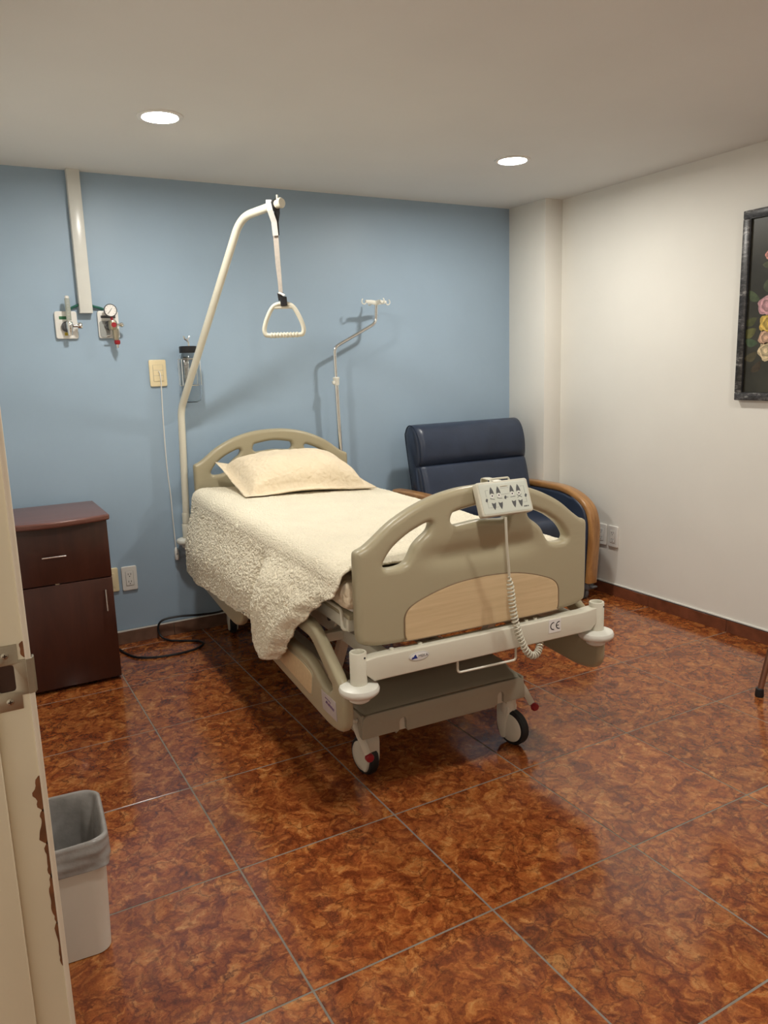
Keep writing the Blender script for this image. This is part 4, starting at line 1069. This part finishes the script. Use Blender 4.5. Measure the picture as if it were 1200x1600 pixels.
# ------------------------------------------------------------------ wall services
def face_plate(name, label, cat, c, w, h, m, axis='y', par_extra=None):
    """rounded wall plate; returns empty at the plate centre, x right along wall, z up, front towards -y (rotated for the right wall)"""
    t = thing(name, label, cat, c, 0 if axis == 'y' else radians(-90))
    obj('plate', xf(plate_mesh(rrect(0, 0, w, h, 0.008), [], 0.010, 0.003, 2), Matrix.Translation((0, -0.005, 0)) @ VERT), m, t)
    return t
def outlet(name, label, c, m, axis='y', cut=False):
    t = face_plate(name, label, 'outlet', c, 0.076, 0.126, m, axis)
    ins = bxo('insert', (-0.018, -0.0125, -0.036), (0.018, -0.009, 0.036), m, t, 0.001, 1)
    tubo('insert_seam', [(-0.019, -0.0098, -0.037), (0.019, -0.0098, -0.037), (0.019, -0.0098, 0.037), (-0.019, -0.0098, 0.037)], 0.0008, M_DARKPRINT, t, n=4, closed=True)
    for zc in (0.019, -0.019):
        for sx in (-1, 1): bxo('slot', (sx * 0.0065 - 0.0012, -0.0130, zc - 0.001), (sx * 0.0065 + 0.0012, -0.0122, zc + 0.008), M_INK, ins)
        latho('ground_hole', [(0, 0.0122), (0.0026, 0.0122), (0.0026, 0.0130), (0, 0.0130)], M_INK, ins, (0, 0, zc - 0.008), 'Y', 10)
    return t
outlet('wall_outlet', 'white double power outlet low on the blue wall', (0.148, YB - 0.0, 0.342), M_WHITEP)
t = face_plate('wall_plate', 'cream wall plate half hidden behind the bedside cabinet', 'wall plate', (0.057, YB, 0.345), 0.074, 0.124, M_CREAMP)
bxo('insert', (-0.018, -0.0125, -0.036), (0.018, -0.009, 0.036), M_CREAMP, t, 0.001, 1)
outlet('wall_outlet', 'off-white power outlet on the white wall, the one nearer the recliner', (XR, 1.868, 0.352), M_CREAMP if False else M_WHITEP, 'x')
outlet('wall_outlet', 'off-white power outlet on the white wall, the one farther from the recliner', (XR, 1.778, 0.352), M_WHITEP, 'x')
# nurse call plate with pull cord and push button
np_ = face_plate('nurse_call', 'cream nurse call plate on the blue wall with hanging cord and push button', 'call button', (0.3785, YB, 1.367), 0.084, 0.132, M_CREAMP)
bxo('insert', (-0.024, -0.013, -0.040), (0.024, -0.009, 0.040), M_CREAMP, np_, 0.001, 1)
tubo('insert_seam', [(-0.025, -0.0100, -0.041), (0.025, -0.0100, -0.041), (0.025, -0.0100, 0.041), (-0.025, -0.0100, 0.041)], 0.0008, M_GREYLINE, np_, n=4, closed=True)
for zz in (0.014, -0.012): bxo('insert_joint', (-0.024, -0.0134, zz - 0.0006), (0.024, -0.0128, zz + 0.0006), M_GREYLINE, np_)
tubo('call_cord', smooth_path([(0.002, -0.012, 0.008), (0.004, -0.030, 0.0), (0.006, -0.030, -0.05), (0.004, -0.020, -0.20), (0.003, -0.016, -0.45), (0.010, -0.016, -0.62), (0.011, -0.018, -0.75), (0.014, -0.020, -0.90)], 6), 0.0028, M_WHITEP, np_, n=6)
pb_ = obj('push_button', tube(BM(), [(0.014, -0.020, -0.895), (0.014, -0.020, -0.905), (0.0145, -0.021, -0.925), (0.015, -0.021, -0.955), (0.015, -0.021, -0.962)], [0.005, 0.011, 0.0135, 0.0135, 0.010], n=10, scale=(0.8, 1.0)), M_WHITEP, np_)
latho('button_tip', [(0, 0.0325), (0.005, 0.0325), (0.005, 0.036), (0, 0.036)], M_GREYLINE, pb_, (0.0147, 0, -0.928), 'Y', 10)
# vertical white conduit and green tubes
cn = thing('gas_conduit', 'white square plastic conduit running down the blue wall from the ceiling', 'conduit', (0, 0, 0))
bxo('duct', (0.034, YB - 0.042, 1.655), (0.092, YB + 0.001, H + 0.004), M_CONDUIT, cn, 0.003, 2)
bxo('lid_lip', (0.033, YB - 0.030, 1.655), (0.0345, YB - 0.024, H), M_WHITEP, cn)
tubo('tube', smooth_path([(0.045, YB - 0.018, 1.700), (0.024, YB - 0.016, 1.690), (0.005, YB - 0.012, 1.682), (-0.010, YB - 0.010, 1.6725)], 6), 0.006, M_GREENT, cn, n=8)
tubo('tube', smooth_path([(0.080, YB - 0.018, 1.700), (0.100, YB - 0.016, 1.688), (0.125, YB - 0.012, 1.682), (0.145, YB - 0.010, 1.6755)], 6), 0.006, M_GREENT, cn, n=8)
# oxygen outlet with flow meter
ox = thing('oxygen_flowmeter', 'white wall plate carrying an upright clear flow meter and chrome knob', 'flow meter', (-0.028, YB, 1.602))
obj('plate', xf(plate_mesh(rrect(0, 0, 0.098, 0.126, 0.010), [], 0.016, 0.003, 2), Matrix.Translation((0, -0.008, 0)) @ VERT), M_WHITEP, ox)
bxo('green_label', (-0.030, -0.0172, 0.026), (0.012, -0.0158, 0.040), M_GREENL, ox)
bxo('yellow_label', (-0.012, -0.0172, -0.048), (0.018, -0.0158, -0.034), M_YELLOW, ox)
latho('socket', [(0, 0.016), (0.024, 0.016), (0.025, 0.028), (0.018, 0.032), (0.016, 0.045), (0, 0.045)], M_GREYMET, ox, (0.0, 0, -0.008), 'Y', 24)
latho('valve_body', [(0, -0.045), (0.010, -0.045), (0.012, -0.02), (0.015, -0.012), (0.015, 0.012), (0.012, 0.018), (0, 0.018)], M_CHROME, ox, (0.008, -0.055, -0.004), 'Z', 18)
latho('knob', [(0, 0.016), (0.007, 0.016), (0.007, 0.034), (0.014, 0.036), (0.016, 0.046), (0.014, 0.054), (0, 0.056)], M_CHROME, ox, (0.008, -0.055, -0.006), 'X', 20)
ft = latho('flow_tube', [(0, 0.018), (0.0115, 0.018), (0.0115, 0.112), (0.0105, 0.118), (0, 0.118)], mat('milky_flow_tube', (0.60, 0.62, 0.55), 0.12, trans=0.55, noise_amt=0.03), ox, (0.008, -0.055, 0), 'Z', 18)
latho('tube_cap', [(0, 0.116), (0.009, 0.116), (0.0095, 0.126), (0.006, 0.130), (0, 0.130)], M_WHITEP, ft, (0.008, -0.055, 0), 'Z', 16)
for k in range(6): bxo('scale_mark', (0.004, -0.0670, 0.030 + k * 0.013), (0.012, -0.0664, 0.0312 + k * 0.013), M_GREYLINE, ft)
# vacuum regulator
vr = thing('vacuum_regulator', 'white wall plate carrying a round dial gauge and red tipped suction regulator', 'regulator', (0.162, YB, 1.604))
obj('plate', xf(plate_mesh(rrect(0, 0, 0.096, 0.128, 0.010), [], 0.016, 0.003, 2), Matrix.Translation((0, -0.008, 0)) @ VERT), M_WHITEP, vr)
bxo('black_label', (-0.034, -0.0172, 0.030), (0.034, -0.0158, 0.042), M_DARKPRINT, vr)
obj('grey_cover', xf(plate_mesh(rrect(-0.020, -0.022, 0.046, 0.078, 0.012), [], 0.004, 0.001, 1), Matrix.Translation((0, -0.017, 0)) @ VERT), M_GREYLINE, vr)
latho('socket', [(0, 0.016), (0.022, 0.016), (0.023, 0.028), (0.016, 0.032), (0.014, 0.05), (0, 0.05)], M_GREYMET, vr, (0.002, 0, -0.005), 'Y', 24)
gz, gx = 0.062, 0.004
latho('regulator_body', [(0, -0.022), (0.017, -0.022), (0.020, -0.012), (0.020, 0.012), (0.017, 0.022), (0, 0.022)], M_NICKEL, vr, (0.010, -0.060, -0.006), 'Z', 20)
latho('red_badge', [(0, 0.0205), (0.012, 0.0205), (0.012, 0.0235), (0, 0.0235)], M_RED, vr, (0.012, -0.060, -0.005), 'Y', 18)
latho('gauge_stem', [(0, 0.018), (0.006, 0.018), (0.006, 0.036), (0, 0.036)], M_RED, vr, (0.008, -0.060, 0), 'Z', 12)
ga = latho('gauge', [(0, -0.012), (0.024, -0.012), (0.029, -0.008), (0.0305, 0.010), (0.0275, 0.0125), (0.026, 0.010), (0, 0.010)], M_GREYMET, vr, (gx, -0.062, gz), 'Y', 32)
latho('dial', [(0, 0.0095), (0.0262, 0.0095), (0.0262, 0.0110), (0, 0.0110)], M_STICK, ga, (gx, -0.062, gz), 'Y', 32)
tubo('needle', [(gx - 0.012, -0.0735, gz - 0.015), (gx + 0.007, -0.0735, gz + 0.010)], 0.0011, M_INK, ga, n=4)
for k in range(9):
    a = radians(225 - k * 33.75); c_, s_ = cos(a), sin(a)
    tubo('tick', [(gx + c_ * 0.019, -0.0733, gz + s_ * 0.019), (gx + c_ * 0.023, -0.0733, gz + s_ * 0.023)], 0.0007, M_INK, ga, n=4)
latho('side_knob', [(0, 0.018), (0.006, 0.018), (0.006, 0.030), (0.012, 0.036), (0.012, 0.044), (0.005, 0.052), (0, 0.052)], M_CHROME, vr, (0.012, -0.060, -0.004), 'X', 16)
latho('lower_barrel', [(0, -0.075), (0.013, -0.075), (0.0145, -0.05), (0.015, -0.022), (0, -0.022)], M_NICKEL, vr, (0.020, -0.060, 0), 'Z', 18)
latho('red_tip', [(0, -0.096), (0.010, -0.096), (0.014, -0.090), (0.014, -0.076), (0, -0.076)], M_RED, vr, (0.024, -0.060, 0), 'Z', 16)
latho('hose_nipple', [(0, -0.112), (0.005, -0.112), (0.007, -0.096), (0, -0.096)], M_CHROME, vr, (0.024, -0.060, 0), 'Z', 12)
tubo('side_lever', [(-0.020, -0.050, -0.056), (0.012, -0.056, -0.050)], 0.0035, M_CHROME, vr, n=8)
# suction jar
jr = thing('suction_jar', 'clear plastic suction jar with black lid hanging on the blue wall', 'jar', (0.524, YB - 0.062, 0))
bm = lathe(BM(), [(0.0, 1.222), (0.030, 1.216), (0.046, 1.226), (0.053, 1.245), (0.053, 1.425), (0.047, 1.448), (0.041, 1.456), (0.041, 1.470), (0.0385, 1.470), (0.0385, 1.455), (0.0445, 1.445), (0.0505, 1.424), (0.0505, 1.247), (0.044, 1.230), (0.028, 1.222), (0.0, 1.227)], n=32)
jb = obj('jar_body', bm, M_GLASS, jr, angle=60)
for k in range(7): bxo('scale_mark', (-0.040, -0.0358, 1.27 + k * 0.022), (-0.034 if k % 2 else -0.030, -0.0350, 1.2712 + k * 0.022), M_DARKPRINT, jb)
latho('lid', [(0, 1.462), (0.043, 1.462), (0.044, 1.466), (0.044, 1.492), (0.041, 1.495), (0, 1.496)], M_BLACK, jr, n=32)
tubo('outlet_pipe', smooth_path([(0.004, 0, 1.494), (0.004, 0, 1.512), (-0.002, 0.0, 1.524), (-0.014, 0.0, 1.532), (-0.018, 0, 1.544)], 5), 0.005, M_CHROME, jr, n=10)
tubo('outlet_pipe', smooth_path([(-0.002, 0, 1.524), (0.008, 0.004, 1.536), (0.012, 0.006, 1.545)], 5), 0.0038, M_CHROME, jr, n=8)
for zz in (1.432, 1.302):
    tubo('holder_ring', [(0.056 * cos(2 * pi * k / 32), 0.056 * sin(2 * pi * k / 32), zz) for k in range(32)], 0.0022, M_CHROME, jr, n=6, closed=True)
for a in (35, 145, 215, 325):
    tubo('holder_wire', [(0.056 * cos(radians(a)), 0.056 * sin(radians(a)), 1.434), (0.056 * cos(radians(a)), 0.056 * sin(radians(a)), 1.300)], 0.002, M_CHROME, jr, n=6)
bxo('wall_bracket', (-0.015, 0.052, 1.29), (0.015, 0.0625, 1.445), M_CHROME, jr, 0.003)

# power cable on the floor, from behind the cabinet to the bed
tag(tubo('power_cable', smooth_path([(0.030, 2.562, 0.335), (0.022, 2.55, 0.25), (0.024, 2.545, 0.10), (0.030, 2.54, 0.02), (0.050, 2.49, 0.0065), (0.073, 2.39, 0.0062), (0.117, 2.31, 0.0062), (0.23, 2.262, 0.0062), (0.359, 2.268, 0.0062), (0.428, 2.315, 0.0062), (0.428, 2.372, 0.0062), (0.369, 2.424, 0.0062), (0.305, 2.470, 0.0065), (0.270, 2.52, 0.018), (0.262, 2.545, 0.060), (0.288, 2.545, 0.098), (0.375, 2.535, 0.106), (0.476, 2.525, 0.098), (0.599, 2.51, 0.10), (0.70, 2.42, 0.17), (0.72, 2.35, 0.235)], 8), 0.0055, M_CABLE, n=8), 'black power cable snaking over the floor from the cabinet to the bed', 'cable')

# ------------------------------------------------------------------ framed flower picture on the white wall
FY0, FY1, FZ0, FZ1 = 1.012, 0.36, 1.157, 2.008
pc = thing('framed_picture', 'dark flower painting in a distressed black frame on the white wall', 'picture', (XR, (FY0 + FY1) / 2, (FZ0 + FZ1) / 2), radians(-90))
PW, PH, FWD = FY0 - FY1, FZ1 - FZ0, 0.036
for nm, lo, hi in (('frame_rail', (-PW / 2, -0.030, PH / 2 - FWD), (PW / 2, 0, PH / 2)), ('frame_rail', (-PW / 2, -0.030, -PH / 2), (PW / 2, 0, -PH / 2 + FWD)), ('frame_stile', (-PW / 2, -0.0302, -PH / 2 + FWD), (-PW / 2 + FWD, 0, PH / 2 - FWD)), ('frame_stile', (PW / 2 - FWD, -0.0302, -PH / 2 + FWD), (PW / 2, 0, PH / 2 - FWD))):
    bxo(nm, lo, hi, M_FRAME, pc, 0.004, 2)
tubo('inner_lip', [(-PW / 2 + FWD, -0.024, -PH / 2 + FWD), (PW / 2 - FWD, -0.024, -PH / 2 + FWD), (PW / 2 - FWD, -0.024, PH / 2 - FWD), (-PW / 2 + FWD, -0.024, PH / 2 - FWD)], 0.004, M_BLACK, pc, n=4, closed=True)
canvas = bxo('canvas', (-PW / 2 + FWD - 0.004, -0.016, -PH / 2 + FWD - 0.004), (PW / 2 - FWD + 0.004, -0.002, PH / 2 - FWD + 0.004), mat('dark_painted_ground', (0.036, 0.034, 0.025), 0.35, noise_amt=0.45, noise_scale=4), pc)
def petal_disc(name, cx, cz, r, col, seed, n=5):
    rnd = random.Random(seed)
    bm = BM()
    for layer in range(n):
        rr = r * (1 - layer * 0.19); yy = -0.0163 - layer * 0.0003
        pts = []
        for k in range(22):
            a = 2 * pi * k / 22; f = 1 + 0.10 * sin(5 * a + layer * 1.3 + seed) + 0.05 * rnd.uniform(-1, 1)
            pts.append((cx + rr * f * cos(a) + layer * 0.002 * sin(seed), yy, cz + rr * f * sin(a) * 0.95))
        vs = [bm.verts.new(p) for p in pts]; f = bm.faces.new(vs); f.material_index = layer % 3
    o_ = obj(name, bm, None, canvas, smooth=False)
    for k, s_ in enumerate((0.85, 1.25, 0.62)):
        o_.data.materials.append(mat(f'{name}_{seed}_{k}', tuple(min(0.9, c * s_) for c in col), 0.5, noise_amt=0.25, noise_scale=60))
def painted_leaf(cx, cz, ln_, ang, col, seed):
    d_ = Vector((cos(radians(ang)), 0, sin(radians(ang)))); nrm = Vector((-d_.z, 0, d_.x)); bm = BM(); L1, L2 = [], []
    for k in range(9):
        t = k / 8; w_ = ln_ * 0.26 * sin(pi * t) ** 0.8
        c_ = Vector((cx, -0.01622, cz)) + d_ * ln_ * t + nrm * 0.12 * ln_ * sin(pi * t)
        L1.append(bm.verts.new(c_ + nrm * w_)); L2.append(bm.verts.new(c_ - nrm * w_))
    for k in range(8): bm.faces.new((L1[k], L1[k + 1], L2[k + 1], L2[k]))
    bmesh.ops.remove_doubles(bm, verts=bm.verts, dist=1e-6)
    obj('painted_leaf', bm, mat(f'leaf_{seed}', col, 0.5, noise_amt=0.3, noise_scale=40), canvas, smooth=False)
# picture local x runs left to right as seen from the room; left frame edge at -PW/2
ex = -PW / 2
for k, (a, b, l_, ang, c_) in enumerate([(0.128, 0.07, 0.075, 140, (0.05, 0.07, 0.03)), (0.118, -0.005, 0.07, 200, (0.06, 0.065, 0.02)), (0.12, -0.055, 0.085, 195, (0.10, 0.10, 0.03)), (0.13, -0.12, 0.07, 165, (0.05, 0.08, 0.04)), (0.13, -0.16, 0.075, 205, (0.07, 0.06, 0.03)), (0.15, -0.20, 0.07, 225, (0.05, 0.035, 0.02)), (0.17, 0.10, 0.06, 100, (0.05, 0.06, 0.03)), (0.19, 0.235, 0.06, 190, (0.07, 0.08, 0.035)), (0.20, 0.20, 0.05, 230, (0.05, 0.06, 0.03)), (0.24, 0.16, 0.09, 80, (0.05, 0.06, 0.03)), (0.30, -0.20, 0.09, 260, (0.05, 0.06, 0.03)), (0.42, 0.05, 0.09, 20, (0.06, 0.07, 0.03)), (0.42, -0.10, 0.09, -20, (0.06, 0.07, 0.03))]):
    painted_leaf(ex + a - 0.030, b - 0.045, l_, ang, c_, k)
petal_disc('painted_flower', ex + 0.134, 0.000, 0.045, (0.50, 0.27, 0.29), 1)
petal_disc('painted_flower', ex + 0.146, -0.080, 0.045, (0.55, 0.38, 0.08), 2)
petal_disc('painted_flower', ex + 0.140, -0.142, 0.038, (0.52, 0.33, 0.22), 3)
petal_disc('painted_flower', ex + 0.148, -0.200, 0.046, (0.56, 0.45, 0.27), 4)
petal_disc('painted_flower', ex + 0.132, 0.220, 0.020, (0.60, 0.25, 0.20), 5, 3)
petal_disc('painted_flower', ex + 0.270, 0.02, 0.062, (0.56, 0.36, 0.32), 6); petal_disc('painted_flower', ex + 0.285, -0.11, 0.058, (0.58, 0.48, 0.34), 7)
petal_disc('painted_flower', ex + 0.38, -0.03, 0.055, (0.52, 0.22, 0.20), 8); petal_disc('painted_flower', ex + 0.24, 0.13, 0.045, (0.55, 0.45, 0.20), 9); petal_disc('painted_flower', ex + 0.36, 0.11, 0.045, (0.54, 0.30, 0.28), 10)

# ------------------------------------------------------------------ stool, only one leg of it shows at the picture edge
so = thing('metal_stool', 'stool on thin bronze metal legs with black rubber tips below the flower picture', 'stool', (2.37, 0.26, 0), radians(0))
tips = [(-0.190, 0.176), (0.19, 0.17), (0.19, -0.17), (-0.15, -0.19)]
for (a, b) in tips:
    lg = tubo('leg', [(a, b, 0.012), (a * 0.70, b * 0.74, 0.455)], 0.0115, M_BRONZE, so, n=14)
    latho('rubber_tip', [(0, 0), (0.016, 0), (0.0175, 0.006), (0.0155, 0.034), (0.0125, 0.037), (0, 0.037)], M_RUBBER, lg, (a * 0.997, b * 0.997, 0), n=16)
latho('seat', [(0, 0.448), (0.165, 0.448), (0.178, 0.458), (0.182, 0.475), (0.172, 0.492), (0.10, 0.499), (0, 0.500)], M_NAVY, so, n=36)
tubo('foot_ring', [(0.185 * cos(2 * pi * k / 36), 0.175 * sin(2 * pi * k / 36), 0.22) for k in range(36)], 0.007, M_BRONZE, so, n=8, closed=True)
